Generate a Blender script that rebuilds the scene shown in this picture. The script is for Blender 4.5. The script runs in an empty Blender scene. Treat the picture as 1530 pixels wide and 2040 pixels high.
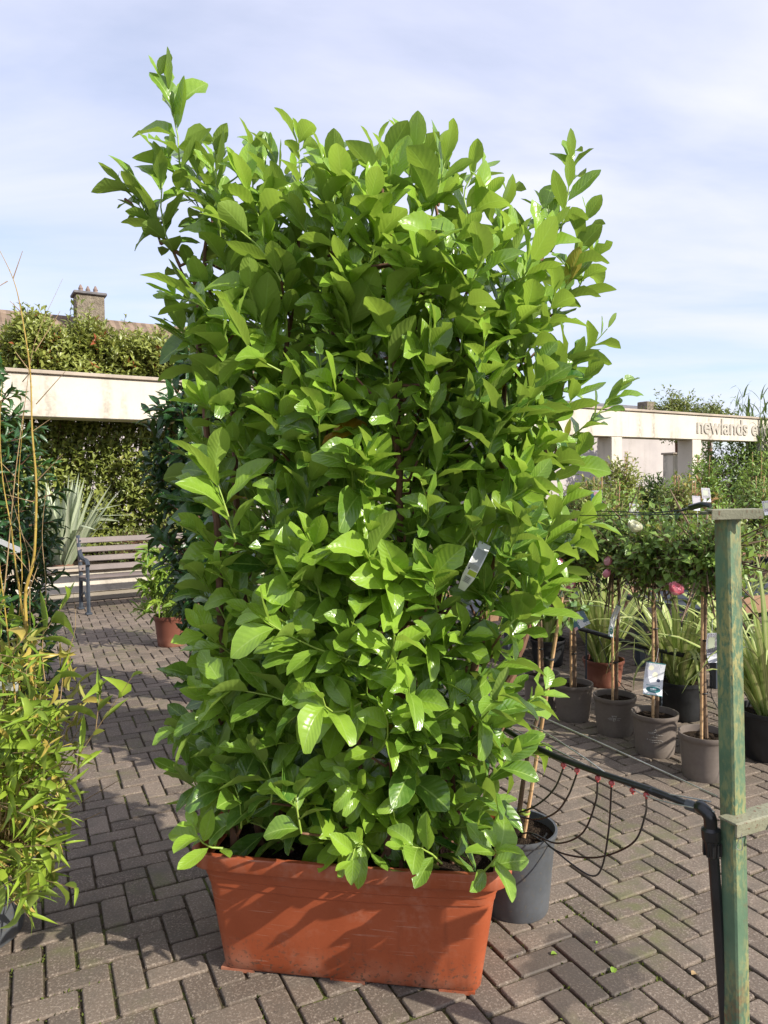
import bpy, math, random
import numpy as np
from mathutils import Matrix, Vector

random.seed(7)
SC = bpy.context.scene
COL = SC.collection
rad = math.radians

# ------------------------------------------------------------------ camera
CAM_H = 1.55
FPX, PIT, ROLL = 1470.0, rad(-2.15), rad(-0.75)      # focal length in pixels of a 1530 x 2040 picture
_F = np.array([0, math.cos(PIT), math.sin(PIT)])
_U0 = np.array([0, -math.sin(PIT), math.cos(PIT)])
_X0 = np.array([1.0, 0, 0])
_X = math.cos(ROLL) * _X0 + math.sin(ROLL) * _U0
_U = -math.sin(ROLL) * _X0 + math.cos(ROLL) * _U0
CAMP = np.array([0, 0, CAM_H])
cam = bpy.data.cameras.new('camera')
cam.sensor_fit = 'VERTICAL'
cam.sensor_height = 36.0
cam.sensor_width = 27.0
cam.lens = FPX / 2040 * 36.0
cam.clip_start = 0.05
cam.clip_end = 2000
camo = bpy.data.objects.new('camera', cam)
COL.objects.link(camo)
camo.matrix_world = Matrix(((_X[0], _U[0], -_F[0], 0), (_X[1], _U[1], -_F[1], 0), (_X[2], _U[2], -_F[2], CAM_H), (0, 0, 0, 1)))
SC.camera = camo

# ------------------------------------------------------------------ sun and sky
SUN_EL = rad(32)
SUN_AZ = math.atan2(0.885, -0.466)          # clockwise from +Y
SUN_DIR = np.array([math.sin(SUN_AZ) * math.cos(SUN_EL), math.cos(SUN_AZ) * math.cos(SUN_EL), math.sin(SUN_EL)])
sun = bpy.data.lights.new('sun', 'SUN')
sun.energy = 5.0
sun.angle = rad(0.6)
sun.color = (1.0, 0.94, 0.84)
suno = bpy.data.objects.new('sun', sun)
COL.objects.link(suno)
suno.rotation_euler = Vector(SUN_DIR).to_track_quat('Z', 'Y').to_euler()

world = bpy.data.worlds.new('World')
SC.world = world
world.use_nodes = True
wn, wl = world.node_tree.nodes, world.node_tree.links
wn.clear()
w_out = wn.new('ShaderNodeOutputWorld')
w_sky = wn.new('ShaderNodeTexSky')
w_sky.sky_type = 'NISHITA'
w_sky.sun_disc = False
w_sky.sun_elevation = SUN_EL
w_sky.sun_rotation = SUN_AZ
w_sky.air_density = 1.0
w_sky.dust_density = 0.6
w_sky.ozone_density = 2.0
w_b1 = wn.new('ShaderNodeBackground')
w_b1.inputs['Strength'].default_value = 0.145
wl.new(w_sky.outputs[0], w_b1.inputs['Color'])
w_b2 = wn.new('ShaderNodeBackground')           # thin high cloud, lit from above
w_b2.inputs['Color'].default_value = (0.72, 0.735, 0.90, 1)
w_b2.inputs['Strength'].default_value = 0.95
w_tc = wn.new('ShaderNodeTexCoord')
w_sep = wn.new('ShaderNodeSeparateXYZ')
wl.new(w_tc.outputs['Generated'], w_sep.inputs[0])
w_add = wn.new('ShaderNodeMath'); w_add.operation = 'ADD'; w_add.inputs[1].default_value = 0.12
wl.new(w_sep.outputs['Z'], w_add.inputs[0])
w_max = wn.new('ShaderNodeMath'); w_max.operation = 'MAXIMUM'; w_max.inputs[1].default_value = 0.04
wl.new(w_add.outputs[0], w_max.inputs[0])
w_dx = wn.new('ShaderNodeMath'); w_dx.operation = 'DIVIDE'
w_dy = wn.new('ShaderNodeMath'); w_dy.operation = 'DIVIDE'
wl.new(w_sep.outputs['X'], w_dx.inputs[0]); wl.new(w_max.outputs[0], w_dx.inputs[1])
wl.new(w_sep.outputs['Y'], w_dy.inputs[0]); wl.new(w_max.outputs[0], w_dy.inputs[1])
w_cmb = wn.new('ShaderNodeCombineXYZ')
wl.new(w_dx.outputs[0], w_cmb.inputs['X']); wl.new(w_dy.outputs[0], w_cmb.inputs['Y'])
w_map = wn.new('ShaderNodeMapping')
w_map.inputs['Rotation'].default_value = (0, 0, rad(28))
w_map.inputs['Scale'].default_value = (0.55, 1.0, 1)
wl.new(w_cmb.outputs[0], w_map.inputs[0])
w_no = wn.new('ShaderNodeTexNoise')
w_no.inputs['Scale'].default_value = 1.3
w_no.inputs['Detail'].default_value = 7
w_no.inputs['Roughness'].default_value = 0.52
w_no.inputs['Distortion'].default_value = 0.35
wl.new(w_map.outputs[0], w_no.inputs['Vector'])
w_rmp = wn.new('ShaderNodeMapRange')
w_rmp.inputs['From Min'].default_value = 0.3
w_rmp.inputs['From Max'].default_value = 0.68
w_rmp.inputs['To Min'].default_value = 0.22
w_rmp.inputs['To Max'].default_value = 0.92
wl.new(w_no.outputs[0], w_rmp.inputs['Value'])
w_el = wn.new('ShaderNodeMath'); w_el.operation = 'MULTIPLY_ADD'; w_el.use_clamp = True      # the veil thickens overhead
w_el.inputs[1].default_value = 0.45
wl.new(w_sep.outputs['Z'], w_el.inputs[0])
wl.new(w_rmp.outputs[0], w_el.inputs[2])
w_mix = wn.new('ShaderNodeMixShader')
wl.new(w_el.outputs[0], w_mix.inputs[0])
wl.new(w_b1.outputs[0], w_mix.inputs[1])
wl.new(w_b2.outputs[0], w_mix.inputs[2])
wl.new(w_mix.outputs[0], w_out.inputs['Surface'])

SC.view_settings.view_transform = 'Standard'
SC.view_settings.look = 'None'
SC.view_settings.exposure = 0.5
SC.view_settings.gamma = 1.0
SC.view_settings.use_curve_mapping = False
SC.render.engine = 'CYCLES'
SC.cycles.max_bounces = 8
SC.cycles.transparent_max_bounces = 8
SC.cycles.caustics_reflective = False
SC.cycles.caustics_refractive = False
SC.cycles.sample_clamp_indirect = 6
SC.cycles.use_denoising = True


# ------------------------------------------------------------------ geometry of the place seen from the camera
def ray(px, py):
    return _F + _X * (px - 765) / FPX - _U * (py - 1020) / FPX

def at(px, py, Y):
    d = ray(px, py)
    return CAMP + d * (Y / d[1])

def gp(px, py, z=0.0):
    d = ray(px, py)
    return CAMP + d * ((z - CAM_H) / d[2])

def proj(P):
    q = np.asarray(P) - CAMP
    w = q @ _F
    return 765 + FPX * (q @ _X) / w, 1020 - FPX * (q @ _U) / w, w

def unit(v):
    v = np.asarray(v, float)
    return v / (np.linalg.norm(v, axis=-1, keepdims=True) + 1e-12)


# ------------------------------------------------------------------ materials
class NT:
    def __init__(s, name):
        s.m = bpy.data.materials.new(name)
        s.m.use_nodes = True
        s.n = s.m.node_tree.nodes
        s.l = s.m.node_tree.links
        s.n.clear()
        s.out = s.n.new('ShaderNodeOutputMaterial')
    def new(s, t, **kw):
        o = s.n.new(t)
        for k, v in kw.items():
            setattr(o, k, v)
        return o
    def put(s, sock, v):
        if isinstance(v, bpy.types.NodeSocket):
            s.l.new(v, sock)
        elif isinstance(v, (tuple, list)) and len(v) == 3 and sock.type == 'RGBA':
            sock.default_value = (*v, 1)
        else:
            sock.default_value = v
    def coord(s, which='Object'):
        if which == 'World':
            return s.new('ShaderNodeNewGeometry').outputs['Position']
        return s.new('ShaderNodeTexCoord').outputs[which]
    def noise(s, vec, scale, detail=4, rough=0.55, dist=0.0):
        o = s.new('ShaderNodeTexNoise')
        s.put(o.inputs['Vector'], vec)
        o.inputs['Scale'].default_value = scale
        o.inputs['Detail'].default_value = detail
        o.inputs['Roughness'].default_value = rough
        o.inputs['Distortion'].default_value = dist
        return o.outputs[0]
    def rng(s, v, a, b, c=0.0, d=1.0, smooth=False):
        o = s.new('ShaderNodeMapRange')
        if smooth:
            o.interpolation_type = 'SMOOTHSTEP'
        s.put(o.inputs['Value'], v)
        for k, x in zip(('From Min', 'From Max', 'To Min', 'To Max'), (a, b, c, d)):
            o.inputs[k].default_value = x
        return o.outputs[0]
    def math(s, op, a, b=0.0, c=None):
        o = s.new('ShaderNodeMath', operation=op)
        s.put(o.inputs[0], a)
        s.put(o.inputs[1], b)
        if c is not None:
            s.put(o.inputs[2], c)
        return o.outputs[0]
    def mix(s, f, a, b, mode='MIX'):
        o = s.new('ShaderNodeMix', data_type='RGBA', blend_type=mode)
        s.put(o.inputs[0], f)
        s.put(o.inputs[6], a)
        s.put(o.inputs[7], b)
        return o.outputs[2]
    def mapping(s, vec, scale=(1, 1, 1), rot=(0, 0, 0), loc=(0, 0, 0)):
        o = s.new('ShaderNodeMapping')
        s.put(o.inputs[0], vec)
        o.inputs['Scale'].default_value = scale
        o.inputs['Rotation'].default_value = rot
        o.inputs['Location'].default_value = loc
        return o.outputs[0]
    def sep(s, vec):
        o = s.new('ShaderNodeSeparateXYZ')
        s.put(o.inputs[0], vec)
        return o.outputs
    def bump(s, h, strength=0.3, dist=0.01):
        o = s.new('ShaderNodeBump')
        s.put(o.inputs['Height'], h)
        o.inputs['Strength'].default_value = strength
        o.inputs['Distance'].default_value = dist
        return o.outputs[0]
    def bsdf(s, color, rough=0.6, spec=0.4, metal=0.0, normal=None):
        o = s.new('ShaderNodeBsdfPrincipled')
        s.put(o.inputs['Base Color'], color)
        s.put(o.inputs['Roughness'], rough)
        s.put(o.inputs['Specular IOR Level'], spec)
        s.put(o.inputs['Metallic'], metal)
        if normal is not None:
            s.put(o.inputs['Normal'], normal)
        return o.outputs[0]
    def done(s, sh):
        s.l.new(sh, s.out.inputs['Surface'])
        return s.m


def mat_plain(name, c1, c2, scale=8.0, rough=0.6, spec=0.4, bump=0.15, fine=None, metal=0.0, stretch=(1, 1, 1), c3=None, dist=0.004):
    t = NT(name)
    v = t.mapping(t.coord('Object'), scale=stretch)
    n1 = t.noise(v, scale, 6)
    n2 = t.noise(v, fine or scale * 9, 3)
    col = t.mix(t.rng(n1, 0.32, 0.68), c1, c2)
    if c3 is not None:
        col = t.mix(t.rng(n2, 0.58, 0.7), col, c3)
    col = t.mix(t.rng(n2, 0.3, 0.7, 0.0, 0.25), col, tuple(x * 0.55 for x in c1))
    return t.done(t.bsdf(col, t.rng(n1, 0.3, 0.7, max(0.05, rough - 0.08), min(1, rough + 0.08)), spec, metal, t.bump(n2, bump, dist)))


def mat_leaf(name, dark, light, under, rough=0.32, spec=0.5, trans=0.32, vein=(0.30, 0.42, 0.10), vein_amt=0.75, n_veins=9, bump=0.5, yellow=None, mid=0.035):
    """Leaf with a pale midrib and side veins from its own u/v, a paler underside and light passing through."""
    t = NT(name)
    at_ = t.new('ShaderNodeAttribute', attribute_name='tint').outputs['Fac']
    uv = t.sep(t.coord('UV'))
    av = t.math('ABSOLUTE', t.math('SUBTRACT', uv[1], 0.5))
    pos = t.coord('World')
    n1 = t.noise(pos, 22, 3)
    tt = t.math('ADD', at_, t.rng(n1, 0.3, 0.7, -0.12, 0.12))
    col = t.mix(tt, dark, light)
    if yellow is not None:
        col = t.mix(t.rng(at_, 1.15, 1.3), col, yellow)
    spot = t.math('MULTIPLY', t.rng(t.noise(pos, 130, 2), 0.72, 0.76), t.rng(t.noise(pos, 7, 2), 0.52, 0.6))
    col = t.mix(t.math('MULTIPLY', spot, 0.7 if n_veins > 5 else 0.0), col, (0.13, 0.085, 0.03))
    midm = t.rng(av, mid * 0.45, mid, 1.0, 0.0)
    ph = t.math('SUBTRACT', t.math('MULTIPLY', uv[0], float(n_veins)), t.math('MULTIPLY', av, n_veins * 0.55))
    tri = t.math('PINGPONG', ph, 0.5)
    side = t.rng(tri, 0.0, 0.07, 1.0, 0.0)
    col2 = t.mix(t.math('MULTIPLY', side, 0.28 * vein_amt), col, vein)
    col2 = t.mix(t.math('MULTIPLY', midm, vein_amt), col2, vein)
    edge = t.rng(av, 0.462, 0.49)
    col2 = t.mix(t.math('MULTIPLY', edge, 0.5 * vein_amt), col2, vein)
    back = t.new('ShaderNodeNewGeometry').outputs['Backfacing']
    colb = t.mix(t.math('MULTIPLY', midm, 0.6), t.mix(0.55, col, under), vein)
    col3 = t.mix(back, col2, colb)
    hgt = t.math('SUBTRACT', t.math('MULTIPLY', t.rng(tri, 0.0, 0.5), 0.55), t.math('MULTIPLY', midm, 0.6))
    hgt = t.math('ADD', hgt, t.math('MULTIPLY', t.noise(pos, 60, 2), 0.5))
    nrm = t.bump(hgt, bump, 0.004)
    rg = t.math('ADD', t.rng(n1, 0.3, 0.7, rough - 0.07, rough + 0.1), t.math('MULTIPLY', back, 0.25))
    sh = t.bsdf(col3, rg, spec, 0.0, nrm)
    tr = t.new('ShaderNodeBsdfTranslucent')
    t.put(tr.inputs['Color'], t.mix(0.5, col3, t.mix(0.6, light, (0.46, 0.60, 0.05))))
    t.put(tr.inputs['Normal'], nrm)
    mx = t.new('ShaderNodeMixShader')
    t.put(mx.inputs[0], t.rng(at_, 0.0, 0.9, trans * 0.45, trans))
    t.l.new(sh, mx.inputs[1])
    t.l.new(tr.outputs[0], mx.inputs[2])
    return t.done(mx.outputs[0])


def mat_blade(name, c_mid, c_edge, c_line, trans=0.25, stripes=5, rough=0.4):
    """Strap leaf striped along its length."""
    t = NT(name)
    at_ = t.new('ShaderNodeAttribute', attribute_name='tint').outputs['Fac']
    uv = t.sep(t.coord('UV'))
    av = t.math('ABSOLUTE', t.math('SUBTRACT', uv[1], 0.5))
    col = t.mix(t.rng(av, 0.12, 0.34), c_mid, c_edge)
    st = t.math('PINGPONG', t.math('MULTIPLY', t.math('ADD', uv[1], t.math('MULTIPLY', at_, 0.7)), float(stripes)), 0.5)
    col = t.mix(t.rng(st, 0.36, 0.48), col, c_line)
    col = t.mix(t.rng(at_, 0.0, 1.0, 0.0, 0.3), col, tuple(x * 0.5 for x in c_edge))
    n = t.noise(t.coord('World'), 18, 3)
    col = t.mix(t.rng(n, 0.35, 0.75, 0.0, 0.3), col, tuple(x * 0.7 for x in c_mid))
    sh = t.bsdf(col, rough, 0.4, 0.0, t.bump(st, 0.25, 0.003))
    tr = t.new('ShaderNodeBsdfTranslucent')
    t.put(tr.inputs['Color'], col)
    mx = t.new('ShaderNodeMixShader')
    mx.inputs[0].default_value = trans
    t.l.new(sh, mx.inputs[1])
    t.l.new(tr.outputs[0], mx.inputs[2])
    return t.done(mx.outputs[0])


def mat_paver():
    t = NT('paver_concrete')
    p = t.coord('World')
    ri = t.new('ShaderNodeNewGeometry').outputs['Random Per Island']
    ro = t.new('ShaderNodeObjectInfo').outputs['Random']
    r = t.math('FRACT', t.math('ADD', t.math('MULTIPLY', ri, 7.31), t.math('MULTIPLY', ro, 3.17)))
    col = t.mix(r, (0.110, 0.084, 0.064), (0.205, 0.160, 0.122))
    big = t.noise(p, 1.6, 4)
    col = t.mix(t.rng(big, 0.42, 0.66, 0.0, 0.5), col, (0.115, 0.090, 0.070))
    gr = t.noise(p, 120, 3, 0.75)
    col = t.mix(t.rng(gr, 0.52, 0.66, 0.0, 0.75), col, (0.36, 0.30, 0.24))
    gr2 = t.noise(t.mapping(p, loc=(5, 3, 1)), 135, 3, 0.75)
    col = t.mix(t.rng(gr2, 0.52, 0.68, 0.0, 0.7), col, (0.07, 0.058, 0.05))
    blot = t.noise(t.mapping(p, loc=(3, 9, 0)), 9, 4)
    col = t.mix(t.rng(blot, 0.48, 0.68, 0.0, 0.6), col, (0.115, 0.098, 0.078))
    algae = t.math('MULTIPLY', t.rng(t.noise(t.mapping(p, loc=(1, 4, 7)), 2.3, 4), 0.52, 0.66), t.rng(t.noise(p, 16, 3), 0.4, 0.65))
    col = t.mix(t.math('MULTIPLY', algae, 0.75), col, (0.125, 0.128, 0.055))
    # damp patch beside the grey pot
    dv = t.new('ShaderNodeVectorMath', operation='DISTANCE')
    t.put(dv.inputs[0], p)
    dv.inputs[1].default_value = (0.60, 2.30, 0.0)
    dd = t.math('ADD', dv.outputs['Value'], t.math('MULTIPLY', t.math('SUBTRACT', t.noise(p, 7, 4), 0.5), 0.35))
    wet = t.rng(dd, 0.15, 0.21, 1.0, 0.0, True)
    col = t.mix(t.math('MULTIPLY', wet, 0.62), col, (0.05, 0.043, 0.037))
    dv2 = t.new('ShaderNodeVectorMath', operation='DISTANCE')
    t.put(dv2.inputs[0], p)
    dv2.inputs[1].default_value = (0.86, 2.16, 0.0)
    h = t.math('ADD', t.math('MULTIPLY', gr, 0.6), t.math('MULTIPLY', blot, 0.5))
    return t.done(t.bsdf(col, t.math('SUBTRACT', 0.85, t.math('MULTIPLY', wet, 0.2)), 0.3, 0.0, t.bump(h, 0.55, 0.004)))


def mat_joint():
    t = NT('joint_sand')
    p = t.coord('World')
    col = t.mix(t.rng(t.noise(p, 40, 4), 0.35, 0.65), (0.042, 0.031, 0.021), (0.10, 0.075, 0.052))
    moss = t.math('MULTIPLY', t.rng(t.noise(p, 3.1, 4), 0.46, 0.6), t.rng(t.noise(p, 55, 3), 0.38, 0.6))
    col = t.mix(t.math('MULTIPLY', moss, 0.85), col, (0.10, 0.125, 0.028))
    return t.done(t.bsdf(col, 0.95, 0.15, 0.0, t.bump(t.noise(p, 130, 4), 0.9, 0.01)))


def mat_terracotta(name, c1, c2, scratch=True):
    t = NT(name)
    v = t.coord('Object')
    z = t.sep(v)[2]
    n1 = t.noise(v, 5, 5)
    col = t.mix(t.rng(n1, 0.3, 0.7), c1, c2)
    dust = t.math('MULTIPLY', t.rng(t.noise(v, 11, 6), 0.42, 0.72), t.rng(z, 0.11, 0.015, 0.0, 0.75))
    col = t.mix(dust, col, (0.42, 0.22, 0.14))
    rimd = t.math('MULTIPLY', t.rng(t.noise(t.mapping(v, scale=(3, 3, 1)), 9, 6), 0.45, 0.7), t.rng(z, 0.33, 0.36, 0.0, 0.55))
    col = t.mix(rimd, col, (0.40, 0.16, 0.10))
    fine = t.noise(v, 120, 3)
    col = t.mix(t.rng(fine, 0.55, 0.75, 0.0, 0.25), col, tuple(x * 0.6 for x in c1))
    if scratch:
        for k, (rz, sc) in enumerate(((0.75, 6.0), (-0.5, 7.0), (0.12, 3.0))):
            m = t.mapping(v, scale=(1.3, 1.3, 42), rot=(0, rz, 0), loc=(k * 3.1, 0.7 * k, 1.3 * k))
            s1 = t.rng(t.noise(m, sc, 2, 0.4), 0.70, 0.715)
            zone = t.rng(t.noise(t.mapping(v, loc=(k * 2.7, 0, 0)), 4.5, 2), 0.50, 0.6)
            col = t.mix(t.math('MULTIPLY', t.math('MULTIPLY', s1, zone), 0.35), col, (0.55, 0.36, 0.26))
    if scratch:
        chalk = t.math('MULTIPLY', t.rng(t.noise(t.mapping(v, loc=(9, 2, 4), scale=(1, 1, 1.6)), 6, 6, 0.65), 0.52, 0.70), t.rng(t.noise(v, 45, 4), 0.40, 0.65))
        col = t.mix(t.math('MULTIPLY', chalk, 0.30), col, (0.52, 0.30, 0.21))
        drip = t.math('MULTIPLY', t.rng(t.noise(t.mapping(v, scale=(9, 9, 0.5)), 4, 4), 0.55, 0.68), t.rng(t.noise(v, 3, 3), 0.45, 0.6))
        col = t.mix(t.math('MULTIPLY', drip, 0.35), col, (0.17, 0.045, 0.02))
        mud = t.math('MULTIPLY', t.rng(t.noise(v, 75, 3), 0.58, 0.64), t.rng(z, 0.16, 0.03, 0.0, 0.8))
        col = t.mix(mud, col, (0.10, 0.062, 0.04))
    bs = t.bump(t.math('ADD', t.math('MULTIPLY', fine, 0.3), n1), 0.12, 0.003)
    return t.done(t.bsdf(col, t.rng(n1, 0.3, 0.7, 0.42, 0.58), 0.35, 0.0, bs))


def mat_render_wall(name, c1, c2, streak=0.5):
    t = NT(name)
    v = t.coord('World')
    col = t.mix(t.rng(t.noise(v, 1.3, 5), 0.35, 0.65), c1, c2)
    sv = t.mapping(v, scale=(1.6, 1.6, 0.22))
    st = t.math('MULTIPLY', t.rng(t.noise(sv, 1.5, 5), 0.50, 0.66), t.rng(t.noise(v, 14, 4), 0.3, 0.62))
    col = t.mix(t.math('MULTIPLY', st, streak), col, (0.21, 0.185, 0.15))
    col = t.mix(t.rng(t.noise(v, 30, 3), 0.55, 0.8, 0, 0.25), col, tuple(x * 0.6 for x in c2))
    return t.done(t.bsdf(col, 0.9, 0.2, 0.0, t.bump(t.noise(v, 90, 3), 0.35, 0.006)))


def mat_post():
    t = NT('green_paint')
    v = t.coord('Object')
    n = t.noise(v, 6, 5)
    col = t.mix(t.rng(n, 0.35, 0.65), (0.068, 0.130, 0.080), (0.135, 0.21, 0.122))
    alg = t.math('MULTIPLY', t.rng(t.noise(t.mapping(v, scale=(1, 1, 0.35)), 9, 5), 0.43, 0.58), t.rng(t.noise(t.mapping(v, scale=(1, 1, 0.4)), 110, 3), 0.42, 0.58))
    col = t.mix(t.math('MULTIPLY', alg, 0.85), col, (0.33, 0.30, 0.12))
    rust = t.math('MULTIPLY', t.rng(t.noise(t.mapping(v, loc=(7, 1, 3), scale=(1, 1, 0.5)), 5, 5), 0.51, 0.62), t.rng(t.noise(v, 60, 4), 0.4, 0.6))
    col = t.mix(t.math('MULTIPLY', rust, 0.9), col, (0.19, 0.085, 0.04))
    return t.done(t.bsdf(col, 0.55, 0.35, 0.0, t.bump(t.math('ADD', alg, t.noise(v, 150, 3)), 0.3, 0.002)))


def mat_cane(name, c1, c2):
    t = NT(name)
    v = t.coord('Object')
    z = t.sep(v)[2]
    band = t.rng(t.math('PINGPONG', t.math('MULTIPLY', z, 9.0), 0.5), 0.0, 0.05, 1.0, 0.0)
    col = t.mix(t.rng(t.noise(v, 25, 4), 0.35, 0.65), c1, c2)
    col = t.mix(t.math('MULTIPLY', band, 0.6), col, tuple(x * 0.35 for x in c1))
    return t.done(t.bsdf(col, 0.4, 0.4))


def mat_emblem(name, base, parts):
    """Printed card: coloured rectangles and ellipses on its own u/v.  parts: (shape, u, v, ru, rv, colour)"""
    t = NT(name)
    uv = t.sep(t.coord('UV'))
    col = t.mix(t.rng(t.noise(t.coord('UV'), 30, 3), 0.4, 0.7, 0, 0.25), base, tuple(x * 0.75 for x in base))
    for (shp, u, v, ru, rv, c) in parts:
        du = t.math('DIVIDE', t.math('SUBTRACT', uv[0], u), ru)
        dv = t.math('DIVIDE', t.math('SUBTRACT', uv[1], v), rv)
        if shp == 'e':
            d = t.math('ADD', t.math('MULTIPLY', du, du), t.math('MULTIPLY', dv, dv))
        else:
            d = t.math('MAXIMUM', t.math('ABSOLUTE', du), t.math('ABSOLUTE', dv))
        if shp == 'n':          # a mottled patch of picture
            d = t.math('ADD', d, t.math('MULTIPLY', t.math('SUBTRACT', t.noise(t.coord('UV'), 14, 3), 0.5), 2.2))
        if shp == 'l':          # lines of small print
            f = t.math('MULTIPLY', t.rng(d, 0.97, 1.0, 1, 0), t.rng(t.math('PINGPONG', t.math('MULTIPLY', uv[1], 40.0), 0.5), 0.2, 0.3, 0.1, 0.8))
        else:
            f = t.rng(d, 0.95, 1.02, 1.0, 0.0)
        col = t.mix(f, col, c)
    return t.done(t.bsdf(col, 0.35, 0.45))


M = {}
M['paver'] = mat_paver()
M['joint'] = mat_joint()
M['terracotta'] = mat_terracotta('terracotta_plastic', (0.285, 0.064, 0.023), (0.355, 0.084, 0.031))
M['terra_pot'] = mat_terracotta('terracotta_pot', (0.145, 0.050, 0.032), (0.19, 0.070, 0.044), False)
M['soil'] = mat_plain('potting_soil', (0.018, 0.012, 0.008), (0.05, 0.034, 0.022), 30, 0.95, 0.1, 1.0, 160, c3=(0.17, 0.13, 0.09), dist=0.02)
M['laurel'] = mat_leaf('laurel_leaf', (0.030, 0.105, 0.018), (0.32, 0.51, 0.055), (0.26, 0.35, 0.08), rough=0.24, spec=0.6, trans=0.44, vein=(0.36, 0.52, 0.12), yellow=(0.52, 0.25, 0.02), bump=0.22)
M['laurel_dark'] = mat_leaf('dark_laurel_leaf', (0.010, 0.042, 0.012), (0.035, 0.11, 0.022), (0.07, 0.13, 0.05), rough=0.28, spec=0.55, trans=0.2, vein=(0.09, 0.2, 0.05), vein_amt=0.6)
M['shrub_dark'] = mat_leaf('dark_shrub_leaf', (0.011, 0.043, 0.015), (0.045, 0.125, 0.028), (0.06, 0.12, 0.05), rough=0.3, trans=0.2, vein=(0.07, 0.16, 0.04), vein_amt=0.4, bump=0.2)
M['bamboo_leaf'] = mat_leaf('bamboo_leaf', (0.085, 0.18, 0.025), (0.33, 0.45, 0.05), (0.28, 0.36, 0.09), rough=0.4, spec=0.35, trans=0.35, vein=(0.36, 0.42, 0.09), vein_amt=0.4, n_veins=1, bump=0.15, yellow=(0.50, 0.38, 0.09))
M['photinia'] = mat_leaf('hedge_leaf', (0.085, 0.12, 0.02), (0.32, 0.35, 0.08), (0.24, 0.25, 0.08), rough=0.36, trans=0.28, vein_amt=0.2, bump=0.1, yellow=(0.30, 0.07, 0.03))
M['rose_leaf'] = mat_leaf('rose_leaf', (0.035, 0.095, 0.022), (0.22, 0.34, 0.065), (0.19, 0.27, 0.10), rough=0.38, trans=0.3, vein_amt=0.25, bump=0.1, yellow=(0.27, 0.25, 0.03))
M['bright_leaf'] = mat_leaf('bright_shrub_leaf', (0.09, 0.19, 0.025), (0.28, 0.42, 0.06), (0.26, 0.34, 0.11), rough=0.45, trans=0.3, vein_amt=0.2, bump=0.1)
M['olive_leaf'] = mat_leaf('olive_shrub_leaf', (0.075, 0.115, 0.025), (0.29, 0.32, 0.075), (0.22, 0.25, 0.09), rough=0.45, trans=0.28, vein_amt=0.2, bump=0.1, yellow=(0.36, 0.27, 0.04))
M['red_leaf'] = mat_leaf('rust_shrub_leaf', (0.16, 0.055, 0.028), (0.34, 0.19, 0.075), (0.28, 0.15, 0.08), rough=0.5, trans=0.25, vein_amt=0.1, bump=0.1)
M['moss'] = mat_leaf('moss', (0.04, 0.055, 0.012), (0.13, 0.155, 0.032), (0.1, 0.12, 0.03), rough=0.8, spec=0.1, trans=0.2, vein_amt=0.0, bump=0.0)
M['flax'] = mat_blade('variegated_flax', (0.66, 0.67, 0.28), (0.31, 0.42, 0.10), (0.11, 0.21, 0.035))
M['silver'] = mat_blade('silver_blade', (0.66, 0.70, 0.52), (0.46, 0.53, 0.34), (0.30, 0.38, 0.2), 0.2)
M['grass_blade'] = mat_blade('reed_blade', (0.17, 0.25, 0.07), (0.14, 0.22, 0.06), (0.25, 0.3, 0.1), 0.25)
M['bark'] = mat_plain('brown_bark', (0.135, 0.066, 0.040), (0.25, 0.135, 0.088), 18, 0.75, 0.25, 0.7, 90, stretch=(1, 1, 0.3))
M['green_stem'] = mat_plain('green_stem', (0.24, 0.36, 0.05), (0.36, 0.46, 0.09), 15, 0.45, 0.4, 0.1)
M['rose_stem'] = mat_plain('rose_stem', (0.13, 0.08, 0.05), (0.24, 0.17, 0.11), 25, 0.7, 0.3, 0.5)
M['cane'] = mat_cane('bamboo_stake', (0.42, 0.25, 0.12), (0.58, 0.38, 0.20))
M['yellow_cane'] = mat_cane('yellow_cane', (0.34, 0.22, 0.045), (0.42, 0.30, 0.07))
M['dry_twig'] = mat_plain('dry_twig', (0.30, 0.20, 0.10), (0.42, 0.30, 0.16), 20, 0.7, 0.2, 0.1)
M['taupe_pot'] = mat_plain('taupe_plastic', (0.165, 0.135, 0.113), (0.205, 0.172, 0.146), 6, 0.5, 0.35, 0.06)
M['grey_pot'] = mat_plain('dark_grey_plastic', (0.068, 0.074, 0.08), (0.105, 0.112, 0.12), 7, 0.42, 0.4, 0.08, c3=(0.13, 0.12, 0.10))
M['black_pot'] = mat_plain('black_plastic', (0.012, 0.013, 0.014), (0.026, 0.027, 0.029), 9, 0.4, 0.45, 0.08)
M['pipe'] = mat_plain('black_pipe', (0.009, 0.010, 0.011), (0.022, 0.023, 0.024), 14, 0.33, 0.5, 0.1)
M['red_plastic'] = mat_plain('red_plastic', (0.42, 0.06, 0.055), (0.50, 0.10, 0.09), 20, 0.4, 0.45, 0.05)
M['wire'] = mat_plain('galvanised_wire', (0.42, 0.42, 0.40), (0.6, 0.6, 0.58), 20, 0.35, 0.5, 0.05, metal=0.6)
M['post'] = mat_post()
M['rusty'] = mat_plain('rusty_green_plate', (0.19, 0.19, 0.125), (0.29, 0.28, 0.19), 16, 0.6, 0.3, 0.4, 120, c3=(0.16, 0.07, 0.035))
M['cream'] = mat_render_wall('cream_render', (0.58, 0.525, 0.435), (0.64, 0.58, 0.485), 0.8)
M['coping'] = mat_render_wall('stone_coping', (0.36, 0.30, 0.235), (0.47, 0.40, 0.32), 0.5)
M['mauve'] = mat_render_wall('mauve_render', (0.43, 0.39, 0.375), (0.49, 0.445, 0.42), 0.3)
M['letter'] = mat_plain('grey_lettering', (0.42, 0.385, 0.325), (0.48, 0.44, 0.375), 5, 0.6, 0.3, 0.05)
M['plinth'] = mat_render_wall('plinth_stone', (0.25, 0.215, 0.17), (0.33, 0.29, 0.23), 0.5)
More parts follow.
